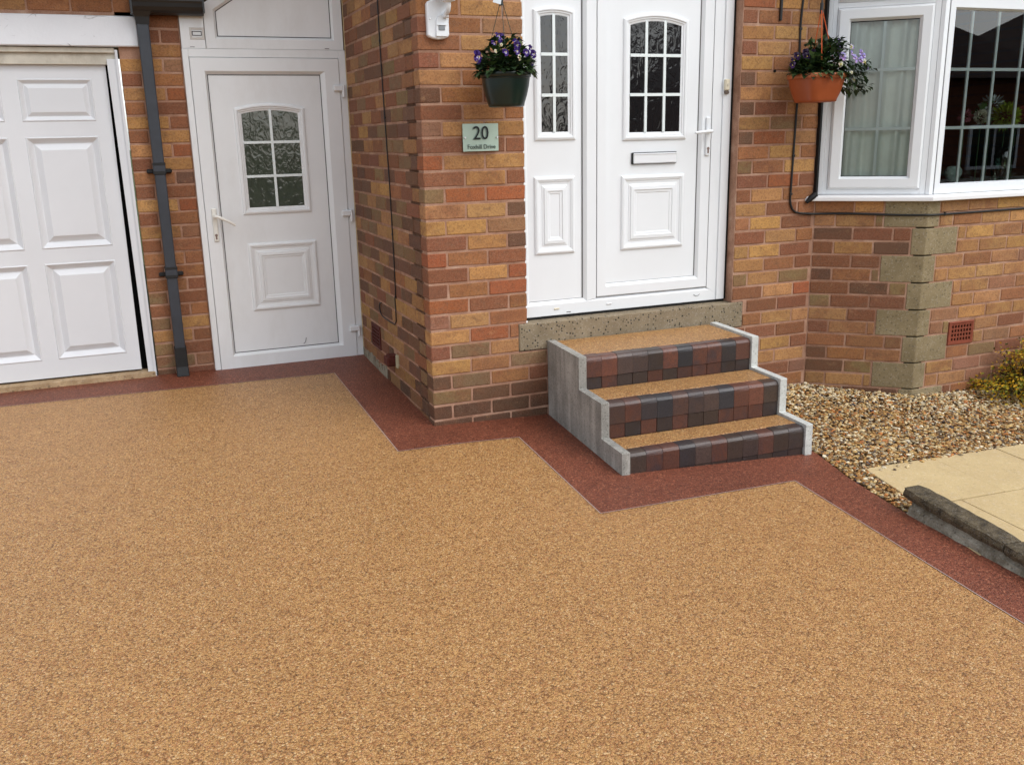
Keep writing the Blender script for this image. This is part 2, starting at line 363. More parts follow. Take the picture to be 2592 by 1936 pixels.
# ------------------------------------------------------------------ brickwork
CH, BH, BD, J = .0815, .0695, .1025, .0105
def brick_mesh(L, seed, depth=BD, h=BH):
    r = random.Random(seed); b = MB().bbox(-L/2, L/2, -depth/2, depth/2, -h/2, h/2, .0038)
    b.v = [(x+r.uniform(-.0014, .0014), y+r.uniform(-.0008, .0008), z+r.uniform(-.0013, .0013)) for x, y, z in b.v]
    o = b.build('brick', m_brick, link=False); me = o.data; bpy.data.objects.remove(o); return me
BRK = {L: [brick_mesh(L, i*13+int(L*1000)) for i in range(4)] for L in (.215, .160, .1025, .060)}
PAL = {'Y': (200, 148, 90), 'y': (188, 138, 86), 'O': (174, 117, 74), 'R': (150, 94, 65), 'B': (172, 98, 60), 'D': (118, 83, 62), 'G': (148, 119, 82), 'P': (166, 118, 88)}
ALB = .78
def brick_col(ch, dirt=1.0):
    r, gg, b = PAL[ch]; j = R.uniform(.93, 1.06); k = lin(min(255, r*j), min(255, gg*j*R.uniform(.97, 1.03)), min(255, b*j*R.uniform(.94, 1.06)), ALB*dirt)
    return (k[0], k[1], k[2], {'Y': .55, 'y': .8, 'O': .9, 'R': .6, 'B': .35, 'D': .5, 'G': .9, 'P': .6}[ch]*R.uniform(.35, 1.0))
def pick(w):
    ks, ws = zip(*w.items()); return R.choices(ks, ws)[0]
def place_brick(wall, a, b, k, frame, ch, dirt=1.0, depth0=0.0, along_depth=BD):
    """brick from a to b along the wall, in course k; frame = (origin, along, outward)"""
    L = b-a
    if L < .018: return
    nom = min(BRK, key=lambda q: abs(q-L)); me = R.choice(BRK[nom])
    o = bpy.data.objects.new('brick', me); C.objects.link(o); o.parent = wall.o
    org, al, out = frame; mid = (a+b)/2; jut = R.uniform(-.0012, .0016)+depth0
    p = Vector((org[0]+al[0]*mid+out[0]*(jut-along_depth/2), org[1]+al[1]*mid+out[1]*(jut-along_depth/2), (k+.5)*CH+R.uniform(-.0012, .0012)))
    o.location = p-Vector(wall.org); o.scale = (L/nom, along_depth/BD, 1)
    o.rotation_euler = (R.uniform(-.006, .006), R.uniform(-.004, .004), math.atan2(al[1], al[0])+R.uniform(-.003, .003)); o.color = brick_col(ch, dirt)
def run(wall, k, segs, joints, frame, chars, dirt=1.0, **kw):
    """bricks of course k between the joints (joint centres), clipped to the free segments"""
    chars = list(chars) if isinstance(chars, str) else chars; i = 0
    for j0, j1 in zip(joints[:-1], joints[1:]):
        for s0, s1 in segs:
            a = max(j0+J/2, s0+(0 if s0 <= j0 else 0)); b = min(j1-J/2, s1)
            if b-a > .018:
                ch = chars[i % len(chars)] if isinstance(chars, list) else pick(chars); place_brick(wall, a, b, k, frame, ch, dirt(k) if callable(dirt) else dirt, **kw)
        i += 1
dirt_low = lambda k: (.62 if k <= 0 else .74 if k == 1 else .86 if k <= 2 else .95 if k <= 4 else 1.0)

# front wall (left pier, course under the door sill)
FRONT = ((0, 0), (1, 0), (0, -1))
KT = 30
front_wall = Thing('brick_wall', 'brown and buff brick pier at the porch corner, bearing the number plate and lamp', 'brick wall', (.28, .05, -.03), group='brick walls of the house')
rows = {25: 'OYY', 24: 'ROP', 23: 'OYY', 22: 'RYR', 21: 'yOR', 20: 'DOR', 19: 'RyO', 18: 'PYy', 17: 'RRR', 16: 'BYY', 15: 'RyR', 14: 'GBB', 13: 'yYD', 12: 'YYP', 11: 'RYD', 10: 'BOR',
        9: 'RYB', 8: 'ROB', 7: 'BRO', 6: 'PYO', 5: 'YBO', 4: 'RGY', 3: 'YOG', 2: 'DGOR', 1: 'GDDD', 0: 'DDDD', -1: 'DDDD', -2: 'DDDD'}
for k in range(-2, KT):
    end = .5505 if k >= 6 else (.4985 if k >= 4 else .70)
    head = (k % 2 == 0); ch = rows.get(k) or [pick({'Y': 3, 'O': 3, 'R': 3, 'y': 2}) for _ in range(4)]
    js = [-J/2, .1075, .3325, .5575, .7825] if head else [-J/2, .22, .445, .67, .895]
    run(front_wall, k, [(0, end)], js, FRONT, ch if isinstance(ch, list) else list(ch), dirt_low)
    # the corner brick's own length along the passage side is a matching brick behind its header
mo = MB(); RC = .0038
mo.box(RC, .4985, RC, .26, -.25, KT*CH); mo.box(.4985, .545, RC, .26, .482, KT*CH); mo.box(.4985, 1.61, RC, .26, -.25, .326)
front_wall.add('mortar', mo, m_mortar)
# white sealant that fills the ends of the bed joints beside the door frame
sl = MB()
for k in range(6, KT): sl.bbox(.541, .556, .004, .1, k*CH-.0055, k*CH+.0055, .002)
front_wall.add('sealant', sl, m_sealant)

# passage side wall, x = 0, running back to the side door
SIDE = ((0, 0), (0, 1), (-1, 0))
side_wall = Thing('brick_wall', 'shaded brick wall running back from the porch corner to the white side door', 'brick wall', (.05, .8, 0), group='brick walls of the house')
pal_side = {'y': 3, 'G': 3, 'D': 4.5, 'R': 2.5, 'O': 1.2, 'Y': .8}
for k in range(-1, KT):
    a0 = BD+J/2 if k % 2 else .215+J/2
    st = BD if k % 2 else 0
    js = [a0] if k % 2 else []
    if k % 2 == 0:
        place_brick(side_wall, BD+.004, .215, k, SIDE, pick(pal_side), dirt_low(k))      # rest of the corner stretcher
        js = [.22+i*.225 for i in range(0, 8)]
    else: js = [BD+J/2+i*.225 for i in range(0, 9)]
    js = [j+ (R.uniform(-.012, .012) if 0 < i < len(js)-1 else 0) for i, j in enumerate(js)]
    segs = [(BD, 1.565)]
    if k in (2, 3): segs = [(BD, 1.075), (1.305, 1.565)]
    if k == 2: segs = [(BD, .70), (.79, 1.075), (1.305, 1.565)]
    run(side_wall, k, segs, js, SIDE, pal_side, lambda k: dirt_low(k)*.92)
mo = MB(); mo.box(RC, .2, .09, 1.6, -.2, KT*CH); side_wall.add('mortar', mo, m_mortar)
sm_ = MB()                                                     # smear of pale cement along the foot of the wall by the door
for i in range(26):
    yy = .95+.6*i/25; zz = g(0, yy); sm_.box(-.004-R.uniform(0, .003), .01, yy, yy+.03, zz-.02, zz+R.uniform(.02, .075))
side_wall.add('cement_smear', sm_, concrete_material('pale_cement', lin(120, 110, 92), lin(168, 160, 140), .2))
# front wall, right of the door
right_wall = Thing('brick_wall', 'brick strip between the white front door and the bay window with a black cable', 'brick wall', (2.16, .05, -.1), group='brick walls of the house')
pal_fr = {'Y': 4, 'y': 3.2, 'O': 3, 'R': 3, 'B': 1.4, 'D': .8}
rowsR = {25: 'ROyY', 24: 'YYO', 23: 'RYOY', 22: 'YOY', 21: 'DYYO', 20: 'YyO', 19: 'DRyO', 18: 'yGO', 17: 'DByY', 16: 'OyO', 15: 'GOYO', 14: 'RBR', 13: 'RYOP', 12: 'YRR', 11: 'OYRR', 10: 'RYO', 9: 'YYRR', 8: 'YOR', 7: 'GYGO', 6: 'RYB',
        5: 'PRR', 4: 'OYY', 3: 'RRR', 2: 'RYR', 1: 'RYY', 0: 'RRP', -1: 'RRO', -2: 'RPP'}
XR, XI = 1.873, 2.4454
for k in range(-3, KT):
    s0 = XR if k >= 6 else (1.957 if k >= 4 else 1.62)
    js = [XR-J/2+.0075-.225, XR-J/2+.0075, 1.98, 2.205, 2.43, 2.655] if k % 2 else [XR-J/2+.0075-.225, XR-J/2+.0075, 2.093, 2.318, 2.543]
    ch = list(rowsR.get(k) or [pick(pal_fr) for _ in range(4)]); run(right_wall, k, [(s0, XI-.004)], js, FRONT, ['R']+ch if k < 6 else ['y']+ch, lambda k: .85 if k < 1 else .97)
mo = MB(); mo.box(1.957, XI+.02, RC, .26, -.35, KT*CH); mo.box(XR+RC, 1.957, RC, .26, .482, KT*CH); mo.box(1.61, 1.957, RC, .26, -.35, .326)
right_wall.add('mortar', mo, m_mortar)

# bay: slanted side and front, with sandstone corner blocks
QX, QY = 2.9249, -.4136; AL = (.757, -.653); NL = (-.653, -.757); LF = .6332
AR2 = (math.cos(-.0154), math.sin(-.0154)); NR2 = (AR2[1], -AR2[0])
BAYL = ((XI, 0), AL, NL); BAYR = ((QX, QY), AR2, NR2)
bay_wall = Thing('brick_wall', 'buff brick base of the bay under the window sill with sandstone corner blocks', 'brick wall', (2.95, -.3, -.15), group='brick walls of the house')
pal_bl = {'y': 3, 'D': 2.4, 'O': 2.5, 'R': 3, 'G': 1.5, 'Y': 1}; pal_br = {'Y': 5, 'y': 3.5, 'O': 2, 'P': 1.2, 'R': .5}
def quoin(k): return ((k+1)//2) % 2 == 0          # True: long on the slanted side
for k in range(-3, 13):
    lq = .398 if quoin(k) else .556; rq = .088 if quoin(k) else .241
    off = .1225 if k % 2 else .2275
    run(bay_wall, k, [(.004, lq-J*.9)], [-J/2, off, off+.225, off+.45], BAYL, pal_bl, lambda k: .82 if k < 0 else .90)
    ro = .085 if k % 2 == 0 else -.0275
    segs = [(rq+J*.9, 2.2)]
    if k in (2, 3): segs = [(rq+J*.9, .243), (.455, 2.2)]
    if k < 1:  pr = {'P': 3, 'O': 3, 'R': 1.5, 'y': 2}
    elif k < 4: pr = {'y': 2, 'O': 2, 'P': 2, 'R': 1.4, 'G': 1.2}
    else: pr = pal_br
    run(bay_wall, k, segs, [ro+.225*i for i in range(11)], BAYR, pr, .97)
mo = MB()
def P2(o, d, t, n, s): return (o[0]+d[0]*t+n[0]*s, o[1]+d[1]*t+n[1]*s)
def slab_along(mb, fr, a, b, s0, s1, z0, z1):
    o, d, n = fr; c4 = [P2(o, d, a, n, s0), P2(o, d, b, n, s0), P2(o, d, b, n, s1), P2(o, d, a, n, s1)]
    mb.add([(x, y, z0) for x, y in c4]+[(x, y, z1) for x, y in c4], [(0, 1, 2, 3), (7, 6, 5, 4), (0, 4, 5, 1), (1, 5, 6, 2), (2, 6, 7, 3), (3, 7, 4, 0)])
slab_along(mo, BAYL, 0, LF-.06, -.12, -RC, -.4, 13*CH); slab_along(mo, BAYR, .06, 2.2, -.12, -RC, -.4, 13*CH); bay_wall.add('mortar', mo, m_mortar)
for k in range(-3, 13, 2):
    lq = .398 if quoin(k) else .556; rq = .088 if quoin(k) else .241
    z0, z1 = k*CH+.004, (k+2)*CH-.004; cor = (QX, QY)
    a = P2((XI, 0), AL, lq, NL, .0005); b = cor; c = P2(cor, AR2, rq, NR2, .0005)
    ai = P2((XI, 0), AL, lq, NL, -.1); bi = (QX+.03, QY+.1); ci = P2(cor, AR2, rq, NR2, -.1)
    q = MB(); ps = [a, b, c, ci, bi, ai]
    q.add([(x, y, z0) for x, y in ps]+[(x, y, z1) for x, y in ps], [(0, 1, 2, 3, 4, 5), (11, 10, 9, 8, 7, 6)]+[(i, (i+1) % 6, (i+1) % 6+6, i+6) for i in range(6)])
    bevel(bay_wall.add('corner_stone', q, m_quoin), .004, 2)

# garage wall: pier beside the side door and the courses over the lintel
YL = 1.60
LEFT = ((0, YL), (1, 0), (0, -1))
left_wall = Thing('brick_wall', 'narrow brick pier between the garage door and the side door, behind the downpipe', 'brick wall', (-1.16, YL+.05, .03), group='brick walls of the house')
rowsL = {26: 'OO', 25: 'RR', 24: 'OY', 23: 'YP', 22: 'RO', 21: 'yB', 20: 'OR', 19: 'YR', 18: 'RY', 17: 'YB', 16: 'RY', 15: 'OD', 14: 'RR', 13: 'YB', 12: 'RO', 11: 'yP', 10: 'RO', 9: 'OO', 8: 'RO', 7: 'OR', 6: 'GR', 5: 'RO', 4: 'GY', 3: 'YR', 2: 'GR', 1: 'GP', 0: 'DR'}
for k in range(-1, 30):
    js = [-1.335, -1.093, -.975] if k % 2 else [-1.335, -1.218, -.975]
    ch = rowsL.get(k, 'OR'); s0 = -1.3315 if k < 24 else (-1.212 if k < 27 else -1.3315)
    run(left_wall, k, [(s0, -.986)], js, LEFT, ch, lambda k: .75 if k < 1 else .95)
for k in (27, 28, 29):
    o = 0 if k % 2 else .1125
    run(left_wall, k, [(-4.2, -1.337)], [-1.33-o-.225*i for i in range(13, -1, -1)], LEFT, {'O': 4, 'R': 3, 'y': 2}, 1.0)
mo = MB(); mo.box(-1.328, -.98, YL+RC, YL+.2, -.2, 30*CH); mo.box(-4.2, -1.2, YL+RC, YL+.2, 2.187, 30*CH); left_wall.add('mortar', mo, m_mortar)

# the house above the picture, so that light and reflections behave
ub = Mat('brick_courses_above', .9, .2); tcv = ub.coord('Object'); bt = ub.node('ShaderNodeTexBrick'); bt.inputs['Scale'].default_value = 1
bt.inputs['Color1'].default_value = lin(160, 100, 62); bt.inputs['Color2'].default_value = lin(186, 130, 78); bt.inputs['Mortar'].default_value = lin(150, 112, 92)
bt.inputs['Brick Width'].default_value = .225; bt.inputs['Row Height'].default_value = .0815; bt.inputs['Mortar Size'].default_value = .01
mp = ub.node('ShaderNodeMapping'); mp.inputs['Rotation'].default_value = (PI/2, 0, 0); ub.l.new(tcv, mp.inputs[0]); ub.l.new(mp.outputs[0], bt.inputs['Vector']); ub.base(bt.outputs['Color'])
up = MB(); up.box(0.004, 7.5, .006, 8, KT*CH+.002, 5.6); up.box(-4.2, 0, 1.61, 8, 30*CH+.002, 2.62); up.box(5.2, 7.5, .02, 8, -.4, KT*CH); structure('upper_wall', up, ub.m)
structure('garage_roof', MB().prism([(-4.4, 2.46), (-.75, 2.46), (.002, 2.86), (.002, 2.94), (-.8, 2.56), (-4.4, 2.56)], 1.28, 8), plain('roof_felt', G1(.06), .9, .2))

# ------------------------------------------------------------------ planar joinery helpers
def rect_loop(x0, x1, z0, z1, y): return [(x0, y, z0), (x1, y, z0), (x1, y, z1), (x0, y, z1)]
def arch_loop(x0, x1, z0, zs, zc, d, y, n=10):
    """rectangle with a segmental arched head, inset by d"""
    w = (x1-x0)/2; s = zc-zs; rad = (w*w+s*s)/(2*s); cx, cz = (x0+x1)/2, zc-rad; r = rad-d; a = math.asin((w-d)/r)
    pts = [(x0+d, y, z0+d), (x1-d, y, z0+d)]
    for i in range(n+1):
        t = a-2*a*i/n; pts.append((cx+r*math.sin(t), y, cz+r*math.cos(t)))
    return pts
def frame_rings(x0, x1, z0, z1, yp, prof, cap=True, mb=None):
    mb = mb or MB(); return mb.rings([rect_loop(x0+d, x1-d, z0+d, z1-d, yp-p) for d, p in prof], cap)
def sub_arch(x0, x1, z0, zs, zc, yp, prof, cap=False):
    return MB().rings([arch_loop(x0, x1, z0, zs, zc, d, yp-p) for d, p in prof], cap)
MOULD = [(0, 0), (.003, .009), (.012, .013), (.019, .013), (.023, .008), (.030, .0075), (.033, .003), (.040, .002), (.044, .0002)]
RAISED = [(0, 0), (.003, .009), (.011, .013), (.018, .013), (.022, .009), (.026, .009), (.030, .004), (.046, .002), (.05, .005), (.058, .0055), (.061, .011), (.079, .0125), (.083, .008), (.095, .007), (.098, .004)]
def glazed_light(T, par, x0, x1, z0, zs, zc, yp, gx, gz, gmat, m_fr):
    """moulded surround, one pane per opening and the white bars between them"""
    T.add('glazing_surround', sub_arch(x0, x1, z0, zs, zc, yp, MOULD), m_fr, par)
    G0 = .044; xs = [x0+G0]+gx+[x1-G0]; zsx = [z0+G0]+gz+[None]
    w = (x1-x0)/2; s = zc-zs; rad = (w*w+s*s)/(2*s); cx, cz = (x0+x1)/2, zc-rad; rr = rad-G0
    top = lambda x: cz+math.sqrt(max(rr*rr-(x-cx)**2, 1e-9))
    bw = .0078
    for xa, xb in zip(xs[:-1], xs[1:]):
        for za, zb in zip(zsx[:-1], zsx[1:]):
            p = MB()
            if zb is None:
                pl = [(xa, za), (xb, za)]+[(xb+(xa-xb)*i/5, top(xb+(xa-xb)*i/5)) for i in range(6)]
            else: pl = [(xa, za), (xb, za), (xb, zb), (xa, zb)]
            p.prism(pl, yp-.0012, yp-.0003); T.add('pane', p, gmat, par)
    yb = yp-.0013
    for x in gx: T.add('glazing_bar', MB().prism([(x-bw, z0+G0), (x+bw, z0+G0), (x+bw, top(x)+.002), (x-bw, top(x)+.002)], yb-.006, yb+.0003), m_bar, par)
    for z in gz: T.add('glazing_bar', MB().box(x0+G0, x1-G0, yb-.0068, yb+.0001, z-bw, z+bw), m_bar, par)
def handle_set(T, par, x, z0, z1, y, zl, x1, z1l, mat, side=1):
    """door furniture: plate with lever and lock barrel in one casting each"""
    pl = bevel(T.add('handle_plate', MB().bbox(x-.015, x+.015, y-.012, y, z0, z1, .004), mat, par), .002)
    lv = MB(); lv.tube([(x, y-.008, zl), (x, y-.045, zl)], .010, 10); lv.tube([(x, y-.045, zl), (x+(x1-x)*.12, y-.052, zl), (x+(x1-x)*.6, y-.054, (zl+z1l)/2), (x1, y-.05, z1l)], .009, 8, rr=[.0105, .0105, .0085, .0075])
    T.add('lever', lv, mat, par)
    kh = MB(); zz = z0+.040
    kh.tube([(x, y-.0115, zz), (x, y-.0135, zz)], .0085, 12, smooth=False); kh.box(x-.005, x+.005, y-.0133, y-.0117, zz-.026, zz); T.add('lock_barrel', kh, plain('tarnished_brass', lin(120, 100, 90), .4), par)

# ------------------------------------------------------------------ front door with side light
YF = .075
fd = Thing('front_door', 'bright white front door with arched twelve-pane style glass, letterbox and narrow side light', 'front door', (1.2, YF, .49))
ZT = 2.62
fr = MB()
fr.sweep([(YF, .4955), (YF, .558), (YF+.016, .5775), (YF+.07, .5775), (YF+.07, .4955)], .556, 1.862)          # bottom rail with sloping inner edge
fr.prism([(.556, .496), (.585, .496), (.585, ZT), (.556, ZT)], YF-.0006, YF+.07)
fr.add([(.585, YF, .56), (.602, YF+.016, .578), (.602, YF+.016, ZT), (.585, YF, ZT)], [(0, 1, 2, 3)])
fr.add([(.93, YF+.016, .578), (.948, YF-.0004, .56), (.948, YF-.0004, ZT), (.93, YF+.016, ZT)], [(0, 1, 2, 3)])
fr.prism([(.948, .558), (1.0085, .572), (1.0085, ZT), (.948, ZT)], YF-.0004, YF+.07)
fr.prism([(1.7445, .572), (1.81, .53), (1.81, ZT), (1.7445, ZT)], YF-.0005, YF+.07)
fr.prism([(1.8095, .4975), (1.862, .4975), (1.862, ZT), (1.8095, ZT)], YF-.010, YF+.07)
fr.prism([(.556, ZT-.08), (1.862, ZT-.08), (1.862, ZT), (.556, ZT)], YF-.0008, YF+.07)
bevel(fd.add('frame', fr, m_white), .0015)
sp = fd.add('side_light_panel', MB().box(.602, .9295, YF+.016, YF+.03, .578, ZT-.09), m_white)
fd.add('gasket', MB().box(.9255, .9305, YF+.012, YF+.0157, .579, ZT-.09).box(.602, .926, YF+.0152, YF+.0158, .5778, .5796), plain('grey_gasket', G1(.10), .6, .3))
glazed_light(fd, sp, .647, .888, 1.440, 2.092, 2.111, YF+.016, [.7635], [1.671, 1.875], m_doorglass, m_white)
fd.add('raised_panel', frame_rings(.640, .881, .836, 1.252, YF+.016, [(d*.95, p) for d, p in RAISED]), m_white, sp)
LY = YF-.004
lf = MB(); x0, x1, z0, z1 = 1.0115, 1.7375, .5795, ZT-.085
lf.rings([rect_loop(x0, x1, z0, z1, LY+.06), rect_loop(x0, x1, z0, z1, LY+.001), rect_loop(x0+.002, x1-.002, z0+.002, z1-.002, LY), rect_loop(x0+.056, x1-.060, z0+.052, z1-.06, LY), rect_loop(x0+.064, x1-.076, z0+.069, z1-.08, LY+.018)], cap=False)
leaf = fd.add('door_leaf', lf, m_white)
fd.add('door_panel', MB().box(1.0735, 1.6635, LY+.0175, LY+.03, .647, ZT-.16), m_white, leaf)
fd.add('gasket', MB().box(1.7378, 1.7442, YF+.006, YF+.012, .577, ZT-.09).box(1.0098, 1.7378, YF+.004, YF+.010, .5772, .5792).box(1.009, 1.0113, YF+.004, YF+.01, .579, ZT-.1), m_rubber)  # black strips at the back of the leaf gap, standing in for its shade
fd.add('gasket', MB().box(1.6575, 1.6625, LY+.0155, LY+.0172, .6485, ZT-.17).box(1.0755, 1.66, LY+.0163, LY+.0173, .6475, .6492), plain('grey_gasket', G1(.10), .6, .3), leaf)
PY = LY+.0175
glazed_light(fd, leaf, 1.174, 1.580, 1.429, 2.060, 2.094, PY, [1.3155, 1.4315], [1.671, 1.875], m_doorglass, m_white)
fd.add('raised_panel', frame_rings(1.168, 1.575, .829, 1.241, PY, RAISED), m_white, leaf)
lb = MB(); lb.bbox(1.231, 1.519, PY-.012, PY, 1.3005, 1.3645, .003); bx = fd.add('letterbox_surround', lb, m_black, leaf)
fd.add('letterbox_flap', MB().bbox(1.2385, 1.515, PY-.017, PY-.0115, 1.3045, 1.3605, .004).bbox(1.2385, 1.515, PY-.020, PY-.0165, 1.352, 1.359, .001), plain('polished_white_metal', (.78, .80, .82, 1), .22, .7), leaf)
handle_set(fd, leaf, 1.7145, 1.335, 1.548, LY, 1.470, 1.600, 1.463, m_white)
wc = lambda x: MB().bbox(x-.017, x+.017, YF-.005, YF+.001, .527, .537, .003)
fd.add('drain_cap', wc(.761), m_cream); fd.add('drain_cap', wc(1.091), plain('pale_plastic', G1(.72), .4))
mk = MB(); mk.box(.823, .849, YF-.0012, YF, .5065, .5095); fd.add('drain_slot', mk, m_hole)
fd.add('drain_cap', MB().tube([(1.655, YF-.001, .538), (1.667, YF-.002, .530), (1.686, YF-.002, .530), (1.698, YF-.001, .538)], .002, 6), plain('broken_cap', G1(.35), .6), label='broken drain cap')
fd.add('mastic_joint', MB().box(1.862, 1.8765, YF-.006, YF+.05, .496, ZT).box(.5, 1.87, YF+.003, YF+.02, .4835, .4955), m_rubber)
bell = Thing('door_bell', 'small cream push-button door bell on the right jamb of the front door', 'door bell', (1.822, YF-.010, 1.672))
bell.add('body', MB().bbox(1.808, 1.839, YF-.030, YF-.0101, 1.690, 1.752, .005), m_cream)
bell.add('button_base', MB().bbox(1.8095, 1.8375, YF-.027, YF-.0101, 1.672, 1.6895, .004), plain('brown_plastic', lin(96, 84, 74), .4))
bell.add('backplate', MB().bbox(1.804, 1.836, YF-.0135, YF-.0101, 1.666, 1.748, .001), m_white)
bell.add('push_button', MB().tube([(1.8235, YF-.0305, 1.722), (1.8235, YF-.033, 1.722)], .007, 12), plain('worn_cream_plastic', (.58, .54, .44, 1), .4))

# door sill of aggregate concrete
solo('door_sill', MB().bbox(.5005, 1.9555, -.002, YF+.14, .3285, .4800, .006), m_sill, 'speckled grey-brown concrete sill under the front door frame', 'door sill', loc=(1.228, 0, .3285))

# ------------------------------------------------------------------ side door in the passage
YS = 1.570
sdr = Thing('side_door', 'plain white side door at the back of the passage with arched six-pane glass', 'side door', (-.49, YS, .033))
fr = MB(); S0, S1 = -.981, -.004
fr.prism([(S0, .033), (-.946, .033), (-.946, 2.011), (S0, 2.011)], YS, YS+.07); fr.prism([(-.047, .033), (S1, .033), (S1, 2.011), (-.047, 2.011)], YS, YS+.07)
fr.prism([(-.946, 1.963), (-.047, 1.963), (-.047, 2.011), (-.946, 2.011)], YS+.0004, YS+.07)
bevel(sdr.add('frame', fr, m_white_old), .002)
lf = MB(); x0, x1, z0, z1 = -.9435, -.0495, .036, 1.9605; LYs = YS-.006
lf.rings([rect_loop(x0, x1, z0, z1, LYs+.06), rect_loop(x0, x1, z0, z1, LYs+.002), rect_loop(x0+.003, x1-.003, z0+.003, z1-.003, LYs), rect_loop(x0+.080, x1-.090, z0+.086, z1-.076, LYs), rect_loop(x0+.093, x1-.118, z0+.103, z1-.096, LYs+.020)], cap=False)
leaf2 = sdr.add('door_leaf', lf, m_white_old)
sdr.add('door_panel', MB().box(-.8535, -.164, LYs+.0195, LYs+.03, .136, 1.868), m_white_old, leaf2)
dk = plain('dark_gasket', G1(.05), .6, .3)
gk = MB(); a, b, c, d = -.8502, -.1678, .1395, 1.8642; yk = LYs+.0178
for bxx in ((a, a+.0042, c, d), (b-.0042, b, c, d), (a+.0042, b-.0042, c, c+.0042), (a+.0042, b-.0042, d-.0042, d)): gk.box(bxx[0], bxx[1], yk, yk+.0015, bxx[2], bxx[3])
sdr.add('gasket', gk, dk, leaf2)
PYs = LYs+.0195
glazed_light(sdr, leaf2, -.715, -.283, 1.020, 1.667, 1.697, PYs, [-.4985], [1.256, 1.462], m_sideglass, m_white_old)
sdr.add('raised_panel', frame_rings(-.706, -.270, .405, .839, PYs, RAISED), m_white_old, leaf2)
handle_set(sdr, leaf2, -.893, .866, 1.072, LYs, 1.023, -.775, .966, plain('yellowed_white', (.76, .74, .67, 1), .4))
for z in (1.769, .987, .218):
    h = MB(); h.bbox(-.093, -.031, LYs-.022, LYs-.0001, z-.006, z+.034, .007); h.tube([(-.031, LYs-.013, z+.033), (-.031, LYs-.013, z-.040)], .0095, 10); sdr.add('hinge', h, m_white_old)
sdr.add('scuff', MB().tube([(-.404, LYs+.017, .158), (-.392, LYs+.0165, .166), (-.384, LYs+.0165, .196)], .0018, 5), plain('dark_mark', G1(.12), .8))
# panel over the side door
YP = YS+.002
tp = Thing('overdoor_panel', 'white panel with sloping top above the side door, beside the black gutter', 'door panel', (-.45, YP, 2.012))
def inset_poly(poly, d):
    n = len(poly); out = []
    for i in range(n):
        p0, p1, p2 = Vector(poly[i-1]), Vector(poly[i]), Vector(poly[(i+1) % n]); e0, e1 = (p1-p0).normalized(), (p2-p1).normalized()
        n0, n1 = Vector((-e0.y, e0.x)), Vector((-e1.y, e1.x)); bis = (n0+n1).normalized(); out.append(tuple(p1+bis*(d/max(.3, bis.dot(n0)))))
    return out
body = [(-.838, 2.0125), (-.010, 2.0125), (-.010, 2.80), (-.838, 2.262)]
loops = []
for dd, pp in ((0, -.06), (0, 0), (.055, 0), (.070, -.016)): loops.append([(x, YP-pp, z) for x, z in inset_poly(body, dd)])
tp.add('frame', MB().rings(loops, cap=False), m_white_old)
tp.add('infill_board', MB().prism(inset_poly(body, .066), YP+.016, YP+.03), m_white_old)
ed = MB(); i0, i1 = inset_poly(body, .0695), inset_poly(body, .0740)
for i in range(4): j = (i+1) % 4; ed.prism([i0[i], i0[j], i1[j], i1[i]], YP+.0145, YP+.0155)
tp.add('gasket', ed, dk)
lt = MB().prism([(-.978, 2.0125), (-.842, 2.0125), (-.842, 2.242), (-.978, 2.20)], YP, YP+.05); sf = tp.add('side_board', lt, m_white_old)
sq = frame_rings(-.927, -.842, 2.062, 2.130, YP-.0005, [(0, 0), (.002, .004), (.010, .004), (.016, -.004)], True); vb = tp.add('vent_box', sq, plain('greyed_upvc', (.56, .53, .49, 1), .5), sf)
vw = MB()
for bxx in ((-.913, -.909, 2.083, 2.109), (-.862, -.858, 2.083, 2.109), (-.909, -.862, 2.083, 2.0865), (-.909, -.862, 2.1055, 2.109)): vw.box(bxx[0], bxx[1], YP-.0035, YP+.004, bxx[2], bxx[3])
tp.add('vent_surround', vw, dk, sf)
sl_ = MB(); sl_.bbox(-.932, -.905, YP-.002, YP+.001, 2.018, 2.022, .001); sl_.bbox(-.128, -.100, YP-.002, YP+.001, 2.018, 2.022, .001); tp.add('drain_slot', sl_, plain('grey_slot', G1(.2), .5))
# pale sealant line where the frame meets the passage wall
solo('sealant_bead', MB().box(-.0035, .003, YS-.006, YS+.004, .033, 2.5), plain('yellowed_sealant', lin(200, 176, 138), .7, .2, 30, .35), 'thin yellowed sealant bead beside the side door hinges', 'sealant', loc=(0, YS, .033))

# ------------------------------------------------------------------ garage door, lintel, jamb
YG = 1.655
gd = Thing('garage_door', 'wide white up-and-over garage door with raised rectangular panels', 'garage door', (-2.5, YG, .083))
leafmb = MB(); leafmb.prism([(-3.62, .085), (-1.4225, .0835), (-1.4112, 1.921), (-3.62, 1.921)], YG+.024, YG+.05); leafmb.prism([(-1.4966, .0838), (-1.4225, .0835), (-1.4112, 1.921), (-1.4966, 1.921)], YG, YG+.024)
for c in range(5): leafmb.box(-1.4966-.482*c-.3922-.0898, -1.4966-.482*c-.3922, YG, YG+.024, .085, 1.921)
for c in range(5):
    for za, zb in ((.085, .1981), (.7834, .8726), (1.5184, 1.6061), (1.8424, 1.921)): leafmb.box(-1.4966-.482*c-.3922, -1.4966-.482*c, YG+.0001, YG+.024, za, zb)
if 1: pass; lg = gd.add('door_leaf', leafmb, m_white_paint)
GP = [(0, -.0005), (.004, .004), (.007, .004), (.036, -.021), (.040, -.021), (.074, .002), (.076, .0022)]
GP2 = [(0, -.0005), (.004, .004), (.007, .004), (.026, -.012), (.030, -.012), (.052, .001), (.054, .001)]
